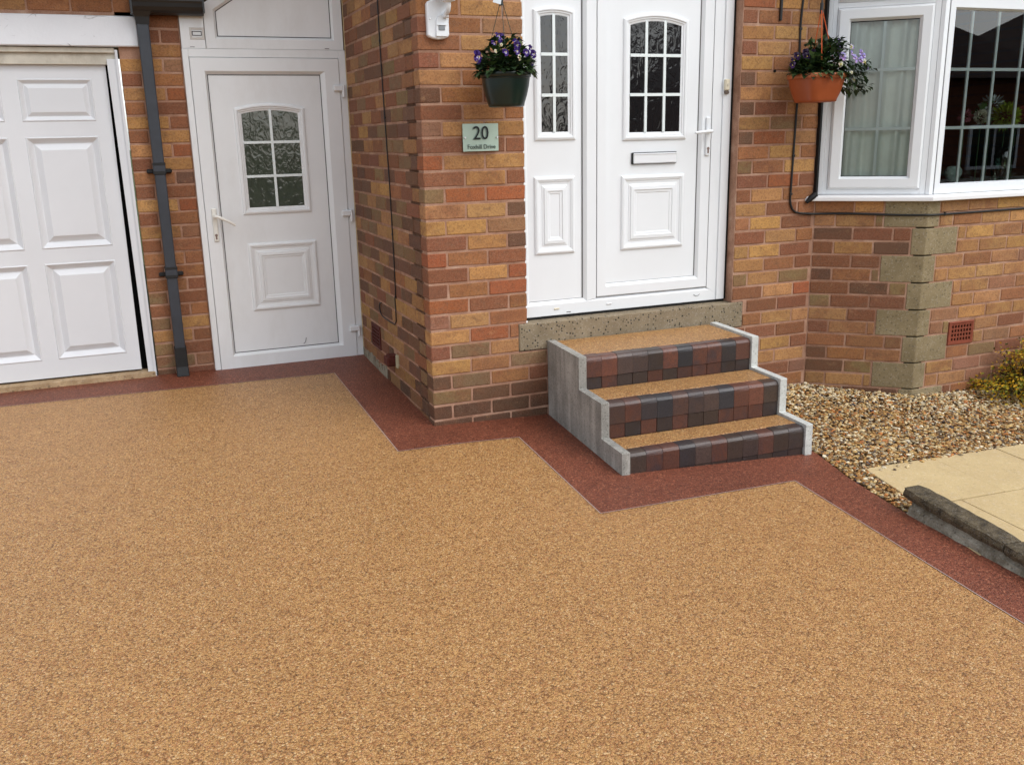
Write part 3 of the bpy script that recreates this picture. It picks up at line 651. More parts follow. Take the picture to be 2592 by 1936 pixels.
for c in range(5):
    xb = -1.4965-.482*c; xa = xb-.3925
    for (za, zb), pf in (((.198, .7835), GP), ((.8725, 1.5185), GP), ((1.606, 1.8425), GP2)):
        gd.add('raised_panel', frame_rings(xa, xb, za, zb, YG-.0005, pf), m_white_paint, lg)
gj = gd
jm = MB(); jm.prism([(-1.386, .072), (-1.352, .072), (-1.352, 1.95), (-1.400, 1.95)], 1.607, 1.70); gj.add('jamb', jm, m_white_paint)
gj.add('edge_bead', MB().prism([(-1.352, .030), (-1.3375, .030), (-1.3375, 2.0), (-1.352, 2.0)], 1.594, 1.66), m_white_paint)
gj.add('header', MB().box(-3.7, -1.3525, 1.625, 1.70, 1.921, 2.02), m_old_paint)
gj.add('header_bead', MB().bbox(-3.7, -1.3525, 1.604, 1.625, 1.983, 2.012, .003), m_old_paint)
gj.add('dark_recess', MB().box(-1.45, -1.345, 1.70, 1.72, -.05, 1.95).box(-3.7, -1.345, 1.703, 1.72, -.05, .1), m_hole)
gj.add('slot', MB().prism([(-1.3375, .0), (-1.333, .0), (-1.333, .75), (-1.3375, .75)], 1.603, 1.64), m_hole)
le = MB().bbox(-4.2, -1.2135, 1.577, 1.68, 2.0165, 2.1845, .006)
Ml = Mat('flaking_white_paint', .5, .35); o = Ml.coord()
cr = Ml.voro(Ml.scale(o, (1, 1, 2.2)), 9, 'Distance', 'DISTANCE_TO_EDGE'); crm = Ml.math('MULTIPLY', Ml.ramp(cr, [(.012, G1(1)), (.035, G1(0))]), Ml.ramp(Ml.noise(o, 5, 3, .6), [(.52, G1(0)), (.6, G1(1))]))
spt = Ml.ramp(Ml.noise(o, 34, 5, .75), [(.68, G1(0)), (.74, G1(1))])
Ml.base(Ml.mix(Ml.mix((.82, .84, .87, 1), (.72, .74, .77, 1), Ml.noise(o, 6, 4, .6)), G1(.35), Ml.math('MULTIPLY', Ml.math('MAXIMUM', crm, Ml.math('MULTIPLY', spt, .7)), .9))); Ml.bump(Ml.mix(Ml.noise(o, 12, 6, .7), Ml.math('SUBTRACT', 1.0, crm), .4), .7, .006)
solo('lintel', le, Ml.m, 'white-painted concrete lintel with flaking paint over the garage door', 'lintel', loc=(-2.7, 1.6, 2.0165))
solo('threshold', MB().prism([(-3.7, .02), (-1.345, .02), (-1.345, .072), (-3.7, .075)], 1.575, 1.72), m_thresh, 'pale worn concrete threshold under the garage door', 'threshold', loc=(-2.5, 1.6, .02))

# ------------------------------------------------------------------ downpipe and gutter
dp = Thing('downpipe', 'square slate-grey downpipe on the brick pier beside the garage door, black shoe', 'downpipe', (-1.18, 1.54, .05))
pc = -1.183
pipe = MB()
def sqsec(x, y, z, h): return [(x-h, y-h, z), (x+h, y-h, z), (x+h, y+h, z), (x-h, y+h, z)]
pipe.rings([sqsec(pc, 1.548, z, h) for z, h in ((.215, .031), (.70, .031), (1.30, .0312), (2.15, .033))], cap=False)
bevel(dp.add('pipe', pipe, m_pipe), .006, 2)
for z, nm in ((1.30, .33), (.675, .30)):
    dp.add('collar', MB().bbox(pc-.035, pc+.035, 1.512, 1.584, z, z+.055, .004), m_pipe); dp.add('collar_band', MB().bbox(pc-.0365, pc+.0365, 1.5105, 1.5855, z+.040, z+.058, .003).bbox(pc-.0365, pc+.0365, 1.5105, 1.5855, z-.012, z+.010, .003), m_pipe_dark)
    dp.add('bracket', MB().bbox(pc-.072, pc-.030, 1.575, 1.600, z-.006, z+.020, .006).bbox(pc+.030, pc+.072, 1.575, 1.600, z-.006, z+.020, .006), m_pipe_dark)
sh = MB(); sh.rings([sqsec(pc, 1.548, .225, .036), sqsec(pc, 1.548, .10, .036), sqsec(pc, 1.535, .04, .037)], cap=True); bevel(dp.add('shoe', sh, m_pipe_dark), .004)
gt = Thing('gutter', 'black gutter end over the downpipe, above the top of the side door', 'gutter', (-1.04, 1.5, 2.19))
tr = MB(); prof = [(1.595+0*0, 2.262)]+[(1.535-.060*math.cos(t), 2.250-.062*math.sin(t)) for t in [PI*i/9 for i in range(9, -1, -1)]]+[(1.470, 2.262), (1.470, 2.268), (1.595, 2.268)]
tr.sweep(prof, -1.236, -.840); gt.add('trough', tr, m_black)
gt.add('end_cap', MB().prism([(-1.242, 2.19), (-1.230, 2.19), (-1.230, 2.272), (-1.242, 2.272)], 1.468, 1.598).prism([(-.846, 2.20), (-.836, 2.20), (-.836, 2.272), (-.846, 2.272)], 1.468, 1.598), m_black)
ou = MB(); ou.rings([sqsec(pc, 1.545, 2.215, .055), sqsec(pc, 1.547, 2.175, .040), sqsec(pc, 1.548, 2.135, .036)], cap=True); gt.add('outlet', ou, m_black)
solo('fascia_board', MB().box(-1.23, -.842, 1.56, 1.598, 2.27, 2.48), plain('brown_timber', lin(110, 72, 46), .7, .3, 20, .3), 'strip of brown fascia board just above the black gutter', 'fascia', loc=(-1.04, 1.58, 2.27))

# ------------------------------------------------------------------ steps
TH = math.radians(3.0); TILT = -.010
st = Thing('steps', 'three entrance steps with tan gravel treads, dark brindled brick noses and grey concrete cheeks', 'steps', (.668, 0, 0), (0, TILT, -TH), local=True)
W0, W1, WO = .043, 1.022, 1.062
D = [.445, .716, .946]; ZTp = [.376, .205, .022]
def cheek(x0, x1, dz):
    pl = [(-.01, -.34), (-.01, ZTp[0]+.002+dz), (-D[0], ZTp[0]-.001+dz), (-D[0], ZTp[1]+.001+dz), (-D[1], ZTp[1]-.001+dz), (-D[1], ZTp[2]+.002+dz), (-D[2], ZTp[2]-.001+dz), (-D[2], -.34)]
    return MB().sweep(pl, x0, x1)
bevel(st.add('side_panel', cheek(0, W0, 0), m_panel, label='left concrete cheek, grey with pale streaks'), .0035, 2)
bevel(st.add('side_panel', cheek(W1, WO, .004), concrete_material('pale_painted_concrete', lin(186, 188, 182), lin(216, 218, 213), .3, .2, 16, 80), label='right concrete cheek, paler'), .0035, 2)
TPAL = [(74, 64, 63), (64, 62, 66), (98, 70, 60), (120, 74, 58), (134, 82, 64), (94, 75, 68), (82, 65, 56), (110, 70, 57), (76, 62, 57)]
def nose_mesh(w, seed, h, dep):
    r = random.Random(seed); rad = .026; prof = [(0, 0), (-dep, 0), (-dep, h-rad)]
    for i in range(1, 5): t = PI/2*i/5; prof.append((-dep+rad-rad*math.cos(t), h-rad+rad*math.sin(t)))
    prof += [(-dep+rad, h), (0, h)]
    b = MB(); n = len(prof); vs = []
    for x, k in ((-w/2, .992), (-w/2+.0012, 1.0), (w/2-.0012, 1.0), (w/2, .992)): vs += [(x, y*k-(1-k)*.0, z*k) for y, z in prof]
    fs = [(s*n+i, s*n+(i+1) % n, (s+1)*n+(i+1) % n, (s+1)*n+i) for s in range(3) for i in range(n)]+[tuple(range(n-1, -1, -1)), tuple(range(3*n, 4*n))]
    b.add(vs, fs); b.v = [(x, y+r.uniform(-.0005, .0005), z+r.uniform(-.0004, .0004)) for x, y, z in b.v]
    o = b.build('nose_brick', m_tile, link=False); me = o.data; bpy.data.objects.remove(o); return me
NB = 11; wb = (W1-W0-.006)/NB
NM = [nose_mesh(wb-.0006, i, .108, .09) for i in range(3)]
def lowm(seed):
    b = MB().bbox(-wb/2+.0006, wb/2-.0006, -.085, 0, 0, .075, .002); o = b.build('riser_brick', m_tile, link=False); me = o.data; bpy.data.objects.remove(o); return me
LM = lowm(0)
seqs = ['341234850674', '740628134501', '735281067820']
upc = {0: [3, 4, 5, 5, 6, 4, 1, 3, 4, 0, 7], 1: [2, 3, 0, 1, 2, 5, 5, 1, 3, 4, 6], 2: [6, 7, 3, 0, 5, 3, 6, 5, 7, 6, 8]}
loc_ = {0: [6, 3, 8, 6, 3, 6, 7, 3, 3, 6, 8], 1: [3, 8, 3, 8, 3, 6, 6, 7, 3, 3, 8], 2: [8, 7, 3, 8, 6, 6, 8, 8, 6, 8, 8]}
for s_ in range(3):
    front = D[s_]-.012; top = ZTp[s_]-.010
    for i in range(NB):
        x = W0+.003+wb*(i+.5)
        o = bpy.data.objects.new('nose_brick', NM[(i*7+s_) % 3]); C.objects.link(o); o.parent = st.o
        o.location = (x, -front+.09, top-.108+R.uniform(-.001, .001)); c = TPAL[upc[s_][i]]; j = R.uniform(.9, 1.1); q = lin(c[0]*j, c[1]*j, c[2]*j, .60); o.color = (*q[:3], R.uniform(.1, .9))
        o.rotation_euler = (0, 0, R.uniform(-.003, .003))
        if True:
            o = bpy.data.objects.new('riser_brick', LM); C.objects.link(o); o.parent = st.o
            o.location = (x+R.uniform(-.001, .001), -front+.088, top-.108-.0762); c = TPAL[loc_[s_][i]]; q = lin(c[0]*j, c[1]*j, c[2]*j, .50); o.color = (*q[:3], R.uniform(.1, .7))
core = MB(); core.box(W0, W1, -.34, -.005, -.3, .34); core.box(W0, W1, -.62, -.34, -.3, .17); core.box(W0, W1, -.855, -.62, -.3, -.012); st.add('core', core, m_mortar)
for s_, (d0, d1) in enumerate(((.002, .362), (.435, .636), (.706, .866))):
    tz = ZTp[s_]-.008
    st.add('tread', MB().bbox(W0+.0005, W1-.0005, -d1, -d0, tz-.02, tz, .004), m_tan)

# ------------------------------------------------------------------ bay window
sillm = plain('white_sill_upvc', G1(.81), .35, .4, 3, .04)
wz0, wz1 = 1.089, 2.145
# sill following both faces of the bay
def bay_pt(face, t, s): return P2((XI, 0), AL, t, NL, s) if face == 0 else P2((QX, QY), AR2, t, NR2, s)
def mitre(s):
    # intersection of the two face lines pushed out by s
    a = Vector(P2((XI, 0), AL, 0, NL, s)); d = Vector(AL); b = Vector(P2((QX, QY), AR2, 0, NR2, s)); e = Vector(AR2)
    t = ((b-a).x*e.y-(b-a).y*e.x)/(d.x*e.y-d.y*e.x); return tuple(a+d*t)
bay_sill = MB(); sec = [(-.06, 1.089), (.030, 1.083), (.041, 1.078), (.043, 1.072), (.043, 1.055), (.036, 1.0515), (-.06, 1.0515)]
L0 = [(*P2((XI, 0), AL, -.085 if s > 0 else -.02, NL, s), z) for s, z in sec]; L1 = [(*mitre(s), z) for s, z in sec]; L2 = [(*P2((QX, QY), AR2, 2.25, NR2, s), z) for s, z in sec]
n = len(sec); bay_sill.add(L0+L1+L2, [(i, (i+1) % n, (i+1) % n+n, i+n) for i in range(n)]+[(i+n, (i+1) % n+n, (i+1) % n+2*n, i+2*n) for i in range(n)]+[tuple(range(n))])
solo('window_sill', bay_sill, sillm, 'white plastic sill bent round the bottom of the bay window', 'window sill', loc=(2.9, -.3, 1.05))
cm = MB(); cm.tube([(2.372, -.012, 1.046), (2.395, -.02, 1.07), (2.43, -.02, 1.09)], .016, 8, rr=[.010, .018, .02]); cm.box(2.4305, 2.4445, -.022, .004, 1.085, 2.4)
solo('mastic_bead', cm, m_rubber, 'black mastic bead down the left edge of the bay window', 'mastic', loc=(2.44, 0, 1.05))
def window(name, label, loc, ang, length, panes_x, x_out0, x_out1, g0, g1, gz0, gz1, bx, bz, casement, group):
    T = Thing(name, label, 'window', loc, (0, 0, ang), group, local=True); y = .02   # local: x along, -y outward
    fr = MB(); zt = 2.55
    if casement:
        fr.box(0, .036, y-.006, y+.05, wz0, zt); fr.box(.0365, .062, y, y+.06, wz0, zt); fr.box(.575, .606, y, y+.06, wz0, zt); fr.box(.062, .575, y+.0004, y+.06, wz0, 1.118); fr.box(.062, .575, y+.0004, y+.06, 2.131, 2.16)
        bevel(T.add('frame', fr, m_white), .002)
        sa = MB(); ys = y-.020; x0, x1, z0, z1 = .063, .5745, 1.1185, 2.1305
        sa.rings([rect_loop(x0, x1, z0, z1, y+.001), rect_loop(x0+.001, x1-.001, z0+.001, z1-.001, y-.004), rect_loop(x0+.014, x1-.014, z0+.014, z1-.014, ys), rect_loop(x0+.063, x1-.058, z0+.060, z1-.060, ys), rect_loop(x0+.074, x1-.074, z0+.0735, z1-.0735, ys+.020), rect_loop(x0+.074, x1-.074, z0+.0735, z1-.0735, ys+.03)], cap=False)
        sash = T.add('sash', sa, m_white); yg = ys+.024
        fl = MB(); fl.rings([rect_loop(.063, .5745, 2.1605, 2.46, y+.001), rect_loop(.077, .5605, 2.1745, 2.446, ys), rect_loop(.125, .5125, 2.225, 2.39, ys), rect_loop(.137, .5, 2.237, 2.38, ys+.02)], cap=False); T.add('fanlight_sash', fl, m_white)
        T.add('fanlight_pane', MB().box(.136, .501, ys+.024, ys+.028, 2.236, 2.381), m_glass)
    else:
        ys = y-.002
        sa = MB(); x0, x1 = .046, x_out1
        sa.rings([rect_loop(x0, x1, wz0, 2.19, y+.06), rect_loop(x0, x1, wz0, 2.19, ys), rect_loop(g0-.002, g1, gz0-.006, gz1+.012, ys), rect_loop(g0, g1-.004, gz0, gz1, ys+.022), rect_loop(g0, g1-.004, gz0, gz1, ys+.03)], cap=False)
        sash = T.add('frame', sa, m_white); yg = ys+.026
        T.add('gasket', MB().box(.0395, .0458, y+.004, y+.01, wz0+.001, 2.2).box(.046, x1, y-.0015, y+.01, wz0-.0028, wz0-.0002), plain('grey_gasket', G1(.09), .6, .3))
        T.add('top_frame', MB().box(.046, x1, y, y+.06, 2.191, 2.55), m_white)
    xs = [g0]+bx+[g1-.004 if not casement else g1]; zs = [gz0]+bz+[gz1]
    for a, b in zip(xs[:-1], xs[1:]):
        for c, d in zip(zs[:-1], zs[1:]): T.add('pane', MB().add([(a, yg, c), (b, yg, c), (b, yg, d), (a, yg, d)], [(0, 1, 2, 3)]), m_glass, sash)
    for x in bx: T.add('glazing_bar', MB().bbox(x-.009, x+.009, yg+.0015, yg+.013, gz0, gz1, .002), m_bar, sash)
    for z in bz: T.add('glazing_bar', MB().bbox(xs[0], xs[-1], yg+.001, yg+.0125, z-.009, z+.009, .002), m_bar, sash)
    if casement:
        gg = MB(); q = .003
        for bxx in ((g0, g0+q, gz0, gz1), (g1-q, g1, gz0, gz1), (g0, g1, gz0, gz0+q), (g0, g1, gz1-q*1.6, gz1)): gg.box(bxx[0], bxx[1], yg-.0012, yg-.0004, bxx[2], bxx[3])
        T.add('gasket', gg, m_rubber, sash)
    return T
aL = math.atan2(AL[1], AL[0])
wl_ = window('window', 'slanted casement of the bay window with pale curtain behind six panes', (XI, 0, 0), aL, LF, 2, 0, .606, .138, .502, 1.193, 2.056, [.3215], [1.462, 1.789], True, 'bay window sashes')
wr_ = window('window', 'front pane of the bay window with flowers inside and dark reflections', (QX, QY, 0), -.0154, 2.2, 8, .046, 2.05, .086, 1.93, 1.146, 2.096, [.246+.2*i for i in range(9)], [1.459, 1.781], False, 'bay window sashes')
post = MB(); c0, c1 = P2((XI, 0), AL, .608, NL, -.02), P2((QX, QY), AR2, .039, NR2, -.02); mid = mitre(-.014); bi = (c0[0]+.06, c0[1]+.09); ci = (c1[0]-.0, c1[1]+.09)
ps = [c0, mid, c1, ci, bi]; post.add([(x, y, wz0) for x, y in ps]+[(x, y, 2.55) for x, y in ps], [(0, 1, 2, 3, 4), (9, 8, 7, 6, 5)]+[(i, (i+1) % 5, (i+1) % 5+5, i+5) for i in range(5)])
solo('corner_post', post, m_white, 'white corner post between the two sashes of the bay window', 'window post', loc=(2.93, -.4, wz0))
# room behind the bay; its lack of light is put into near-black walls
rm = MB(); zt = 2.5
rm.add([(2.46, .02, 1.02), (2.93, -.39, 1.02), (5.2, -.41, 1.02), (5.2, 3.2, 1.02), (2.46, 3.2, 1.02)]+[(2.46, .02, zt), (2.93, -.39, zt), (5.2, -.41, zt), (5.2, 3.2, zt), (2.46, 3.2, zt)], [(0, 1, 2, 3, 4), (9, 8, 7, 6, 5), (2, 7, 8, 3), (3, 8, 9, 4), (4, 9, 5, 0)])
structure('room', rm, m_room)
structure('bay_head', MB().box(2.4, 5.2, -.5, .05, 2.55, 2.75), m_white)
cu = MB(); nC = 60; vs = []
for i in range(nC+1):
    t = .06+.52*i/nC; off = -.075+.020*math.sin(t*46+1.2*math.sin(t*17))+.008*math.sin(t*120)
    for z in (1.10, 1.5, 1.9, 2.3): x, y = P2((XI, 0), AL, t+.012*(z-1.6), NL, off*(1+.1*(z-1.6))); vs.append((x, y, z))
cu.add(vs, [(i*4+k, (i+1)*4+k, (i+1)*4+k+1, i*4+k+1) for i in range(nC) for k in range(3)], smooth=True)
solo('curtain', cu, m_curtain, 'pale pleated curtain hanging behind the slanted bay sash', 'curtain', loc=(2.75, .0, 1.1))
solo('inner_sill', MB().box(2.95, 5.0, -.36, -.12, 1.075, 1.10), plain('dark_wood', lin(60, 40, 28), .4), 'dark inner window ledge behind the front bay panes', 'window ledge', loc=(3.9, -.25, 1.075))

# ------------------------------------------------------------------ things behind the bay glass
def at_bay(t, s, z): x, y = P2((QX, QY), AR2, t, NR2, -s); return (x, y, z)
def petal_ball(mb, c, r, n, col, ln=.03, wd=.014, seed=1, jit=.25, up=-1):
    q = random.Random(seed)
    for i in range(n):
        z = 1-2*(i+.5)/n
        if z < up: continue
        a = i*2.39996; rr_ = math.sqrt(1-z*z); d = Vector((rr_*math.cos(a), rr_*math.sin(a), z)); d = (d+Vector((q.uniform(-jit, jit),)*3)*.3).normalized()
        s1 = d.cross(Vector((0, 0, 1)) if abs(d.z) < .9 else Vector((1, 0, 0))).normalized(); s2 = d.cross(s1); k = q.uniform(0, PI); s1 = s1*math.cos(k)+s2*math.sin(k)
        b = Vector(c)+d*r*.55; e = Vector(c)+d*(r*.6+ln*q.uniform(.7, 1.1)); m_ = (b+e)/2; j = q.uniform(.65, 1.15); cc = (col[0]*j, col[1]*j, col[2]*j, 1)
        mb.add([b, m_+s1*wd, e, m_-s1*wd], [(0, 1, 2), (0, 2, 3)], col=cc)
    return mb
def window_flower(label, c, r, col, n, ln, wd, seed, stemcol=lin(50, 80, 40), vase=False):
    T = Thing('flower', label, 'flower', (c[0], c[1], 1.10), group='flowers inside the bay window')
    T.add('bloom', petal_ball(MB(), c, r, n, col, ln, wd, seed), m_petal)
    T.add('stem', MB().tube([(c[0], c[1], c[2]-.02), (c[0]+.01, c[1]+.01, 1.10)], .004, 6, col=stemcol), m_leaf)
    if vase: T.add('leaf', MB().add([(c[0]-.03, c[1]-.02, c[2]+.05), (c[0]+.0, c[1]-.03, c[2]+.085), (c[0]+.02, c[1]-.02, c[2]+.06), (c[0], c[1], c[2]+.045)], [(0, 1, 2), (0, 2, 3)], col=lin(80, 150, 50)), m_leaf)
window_flower('round white rose bloom inside the front bay window', at_bay(.515, .17, 1.519), .046, (.75, .74, .60), 90, .02, .016, 3)
window_flower('spiky lime-green chrysanthemum inside the front bay window', at_bay(.715, .17, 1.520), .075, (.30, .42, .03), 170, .05, .010, 4)
window_flower('pale blue-grey spiky flower behind the lime-green chrysanthemum', at_bay(.675, .24, 1.585), .055, (.55, .62, .62), 80, .05, .008, 9)
window_flower('small dusky pink bloom left of the white rose inside the window', at_bay(.41, .19, 1.525), .04, (.42, .14, .18), 60, .025, .014, 5)
window_flower('dark red bloom at the right picture edge inside the window', at_bay(.84, .20, 1.53), .055, (.22, .04, .03), 60, .03, .016, 6)
lfm = MB()
for i in range(26):
    q = at_bay(.56+R.uniform(-.06, .06), .2+R.uniform(-.03, .05), 1.56+R.uniform(-.08, .05)); d = Vector((R.uniform(-1, 1), R.uniform(-1, 0), R.uniform(-.4, 1))).normalized()*.035; s1 = d.cross(Vector((.2, 1, .1))).normalized()*.012
    lfm.add([Vector(q), Vector(q)+d*.5+s1, Vector(q)+d, Vector(q)+d*.5-s1], [(0, 1, 2, 3)], col=lin(40, 90, 34) if i else lin(70, 170, 60))
solo('foliage_sprig', lfm, m_leaf, 'sprig of green leaves between the flowers inside the bay window', 'foliage', loc=at_bay(.56, .2, 1.5))
c = at_bay(.327, .16, 1.19); ob = MB(); ob.lathe([(.0, -.050), (.018, -.049), (.025, -.044), (.05, -.025), (.066, .0), (.064, .022), (.045, .043), (.02, .046), (0, .046)], 26)
ob.v = [(c[0]+x, c[1]+y*.5, c[2]+z) for x, y, z in ob.v]
solo('glass_bowl', ob, concrete_material('crackled_glass', lin(96, 116, 110), lin(150, 168, 160), .8, 0, 40, 55, (.03, .035, .03, 1)), 'round crackled glass bowl at the lower left of the front bay window', 'bowl', loc=(c[0], c[1], 1.10))
c = at_bay(.72, .17, 1.1); vz = MB(); vz.lathe([(.0, 0), (.045, 0), (.05, .01), (.048, .05), (.056, .16), (.07, .24), (.066, .24), (.05, .14), (.0, .02)], 20)
vz.v = [(c[0]+x, c[1]+y, c[2]+z) for x, y, z in vz.v]; solo('vase', vz, clear_glass('vase_glass', (.6, .72, .68, 1), 2.0), 'clear glass vase standing under the lime-green flower in the window', 'vase', loc=c)

# ------------------------------------------------------------------ cables and small fittings
def cable(name, pts, r, label, mat=m_cable, loc=None, n=6):
    return solo(name, MB().tube(pts, r, n), mat, label, 'cable', loc=loc or pts[0])
cb = Thing('cable', 'thick black cable down the brick strip left of the bay and along under its sill', 'cable', (2.262, -.006, 1.0), group='black cables on the walls')
pl = [(2.272, -.006, 2.5), (2.271, -.006, 2.174), (2.263, -.006, 2.05), (2.270, -.006, 1.66), (2.264, -.006, 1.40), (2.258, -.006, 1.13), (2.257, -.006, 1.069), (2.262, -.006, 1.04), (2.275, -.006, 1.012), (2.30, -.006, .992), (2.335, -.006, .984), (2.42, -.007, .976)]
for t in (.03, .1, .2, .35, .5, .6): x, y = P2((XI, 0), AL, t, NL, .006); pl.append((x, y, .974+.004*math.sin(t*9)))
x, y = mitre(.006); pl.append((x, y, .972))
for t in (.03, .1, .3, .5, .75, 1.0, 1.4, 2.1): x, y = P2((QX, QY), AR2, t, NR2, .006); pl.append((x, y, .970+.006*t))
cb.add('cord', MB().tube(pl, .0062, 8), m_cable)
for (x, y, z) in ((2.2635, -.011, 2.02), (2.272, -.011, 1.63), (2.262, -.011, 1.32), (2.258, -.011, 1.10)): cb.add('clip', MB().bbox(x-.009, x+.009, y-.004, y+.008, z-.007, z+.007, .002), m_black)
x, y = P2((QX, QY), AR2, .12, NR2, .008); cb.add('clip', MB().bbox(x-.006, x+.006, y-.006, y+.006, .962, .982, .002), m_black)
c2 = Thing('cable', 'thin black cable running down the shaded passage wall and looping back up', 'cable', (-.004, .66, .4), group='black cables on the walls')
c2.add('cord', MB().tube([(-.0045, .696, 2.5), (-.0045, .695, 2.2), (-.0045, .694, 1.974), (-.0045, .676, 1.60), (-.0045, .648, 1.21), (-.0045, .640, .83), (-.0045, .646, .60), (-.0045, .665, .565), (-.0045, .660, .50), (-.0045, .666, .43), (-.0045, .70, .405), (-.0045, .78, .402), (-.0045, .891, .403), (-.0045, .98, .405), (-.0045, 1.03, .42), (-.0045, 1.05, .455), (-.0045, 1.035, .482), (-.0045, .995, .488)], .0035, 6), m_cable)
for z, y in ((1.985, .694), (1.58, .675), (.94, .643), (.575, .655)): c2.add('clip', MB().bbox(-.010, .001, y-.006, y+.006, z-.005, z+.005, .0015), m_black)
solo('wall_plug', MB().tube([(2.104, .004, 1.792), (2.104, -.006, 1.792)], .007, 8), m_black, 'tiny black plug in a mortar joint left of the terracotta basket', 'wall plug', loc=(2.104, 0, 1.792))
solo('wall_bracket', MB().bbox(2.115, 2.129, -.016, .002, 2.06, 2.2, .003), m_black, 'short black metal strip on the bricks at the top edge', 'bracket', loc=(2.122, 0, 2.06))

# ------------------------------------------------------------------ air bricks, clay spout
def air_brick(T, w, h, nx, ny, mat):
    T.add('body', MB().rings([rect_loop(0, w, 0, h, .09), rect_loop(0, w, 0, h, -.004), rect_loop(.003, w-.003, .003, h-.003, -.006), rect_loop(.014, w-.014, .016, h-.010, -.006), rect_loop(.018, w-.018, .020, h-.014, .004)], True), mat)
    gx = (w-.036)/nx; gz = (h-.038)/ny; holes = MB(); bars = MB()
    holes.box(.018, w-.018, .0030, .0038, .020, h-.014)
    for i in range(nx+1): bars.box(.018+gx*i-.0042, .018+gx*i+.0042, -.005, .003, .020, h-.014)
    for j in range(ny+1): bars.prism([(.018, .020+gz*j-.0042), (w-.018, .020+gz*j-.0042), (w-.018, .020+gz*j+.0042), (.018, .020+gz*j+.0042)], -.0046, .0031)
    T.add('vent_hole', holes, m_hole); T.add('grille', bars, mat)
x, y = P2((QX, QY), AR2, .2475, NR2, 0)
ab = Thing('air_brick', 'square terracotta air brick with a grid of holes, low on the bay front', 'air brick', (x, y, .1685), (0, 0, -.0154), 'air bricks', local=True); air_brick(ab, .200, .143, 7, 4, m_airbrick)
ab2 = Thing('air_brick', 'dark red air brick low on the shaded passage wall by the side door', 'air brick', (0, 1.298, .168), (0, 0, -PI/2), 'air bricks', local=True); air_brick(ab2, .216, .15, 5, 5, m_airdark)
sp_ = Thing('clay_spout', 'broken red clay pipe stub poking from the passage wall near the ground', 'pipe stub', (-.03, .75, .14))
sp_.add('stub', MB().bbox(-.060, .02, .705, .80, .150, .205, .008).bbox(-.045, .02, .71, .79, .205, .214, .003), m_airdark); sp_.add('mortar_patch', MB().bbox(-.012, .02, .672, .706, .14, .222, .006), concrete_material('pale_cement_patch', lin(150, 140, 110), lin(190, 180, 150), .2))

# ------------------------------------------------------------------ number plate
np_ = Thing('number_plate', 'pale glass house number plate reading 20 Foxhill Drive on the brick pier', 'sign', (.304, -.012, 1.395))
np_.add('plate', MB().bbox(.209, .4005, -.018, -.012, 1.3965, 1.5315, .001), plain('frosted_green_glass', lin(178, 200, 184, .95), .18, .6, 9, .12))
np_.add('back_board', MB().box(.212, .398, -.011, -.009, 1.399, 1.529), m_steel)
def text_obj(T, body, size, x, z, y, mat, name, sx=1.0, bold=.0):
    cu_ = bpy.data.curves.new('lettering', 'FONT'); cu_.body = body; cu_.size = size; cu_.align_x = 'CENTER'; cu_.align_y = 'CENTER'; cu_.extrude = .0008; cu_.offset = bold; cu_.resolution_u = 3
    to = bpy.data.objects.new('tmp', cu_); C.objects.link(to); bpy.context.view_layer.update()
    me = bpy.data.meshes.new_from_object(to.evaluated_get(bpy.context.evaluated_depsgraph_get())); bpy.data.objects.remove(to); me.materials.clear(); me.materials.append(mat)
    for v in me.vertices: v.co = Vector((x+v.co.x*sx-T.org[0], y-v.co.z-T.org[1], z+v.co.y-T.org[2]))
    o = bpy.data.objects.new(name, me); C.objects.link(o); o.parent = T.o; return o
m_ink = plain('black_lettering', G1(.006), .4, .4); m_digit_shade = plain('grey_green_painted_shadow', lin(120, 142, 132), .4, .4)
text_obj(np_, '20', .094, .300, 1.481, -.0186, m_digit_shade, 'number_shadow', .92); text_obj(np_, '20', .094, .305, 1.483, -.0225, m_ink, 'number', .92)  # the offset grey-green digits are a cast shadow painted as a second copy
text_obj(np_, 'Foxhill Drive', .0315, .307, 1.418, -.0205, plain('dark_lettering', lin(52, 66, 60), .4, .4), 'street_name', .93)
for x in (.219, .3915): np_.add('stud', MB().tube([(x, -.004, 1.464), (x, -.026, 1.464)], .0048, 12), m_steel)

# ------------------------------------------------------------------ wall lamp
lp = Thing('wall_lamp', 'white sensor wall lamp at the top of the brick pier', 'wall lamp', (.10, 0, 1.92))
bp_ = MB(); pts = [(.045, 1.945), (.055, 1.936), (.075, 1.929), (.10, 1.926), (.125, 1.929), (.145, 1.936), (.155, 1.945), (.155, 2.085), (.147, 2.098), (.125, 2.107), (.10, 2.110), (.075, 2.107), (.053, 2.098), (.045, 2.085)]
bp_.rings([[(x, -.001, z) for x, z in pts], [(x, -.022, z) for x, z in pts], [(.10+(x-.10)*.93, -.028, 2.018+(z-2.018)*.96) for x, z in pts]], True); bevel(lp.add('backplate', bp_, m_white), .002)
lp.add('sensor_housing', MB().prism([(.085, 1.940), (.140, 1.940), (.140, 2.012), (.128, 2.034), (.100, 2.034), (.087, 2.010)], -.040, -.027), m_white)
lp.add('sensor_eye', MB().bbox(.096, .128, -.043, -.0395, 1.966, 1.990, .002), plain('grey_lens', lin(120, 124, 128), .15, .7)); lp.add('sensor_hood', MB().box(.090, .136, -.046, -.039, 1.9895, 1.993), m_white)
lp.add('screw', MB().tube([(.058, -.027, 2.02), (.058, -.032, 2.02)], .004, 8), m_steel)
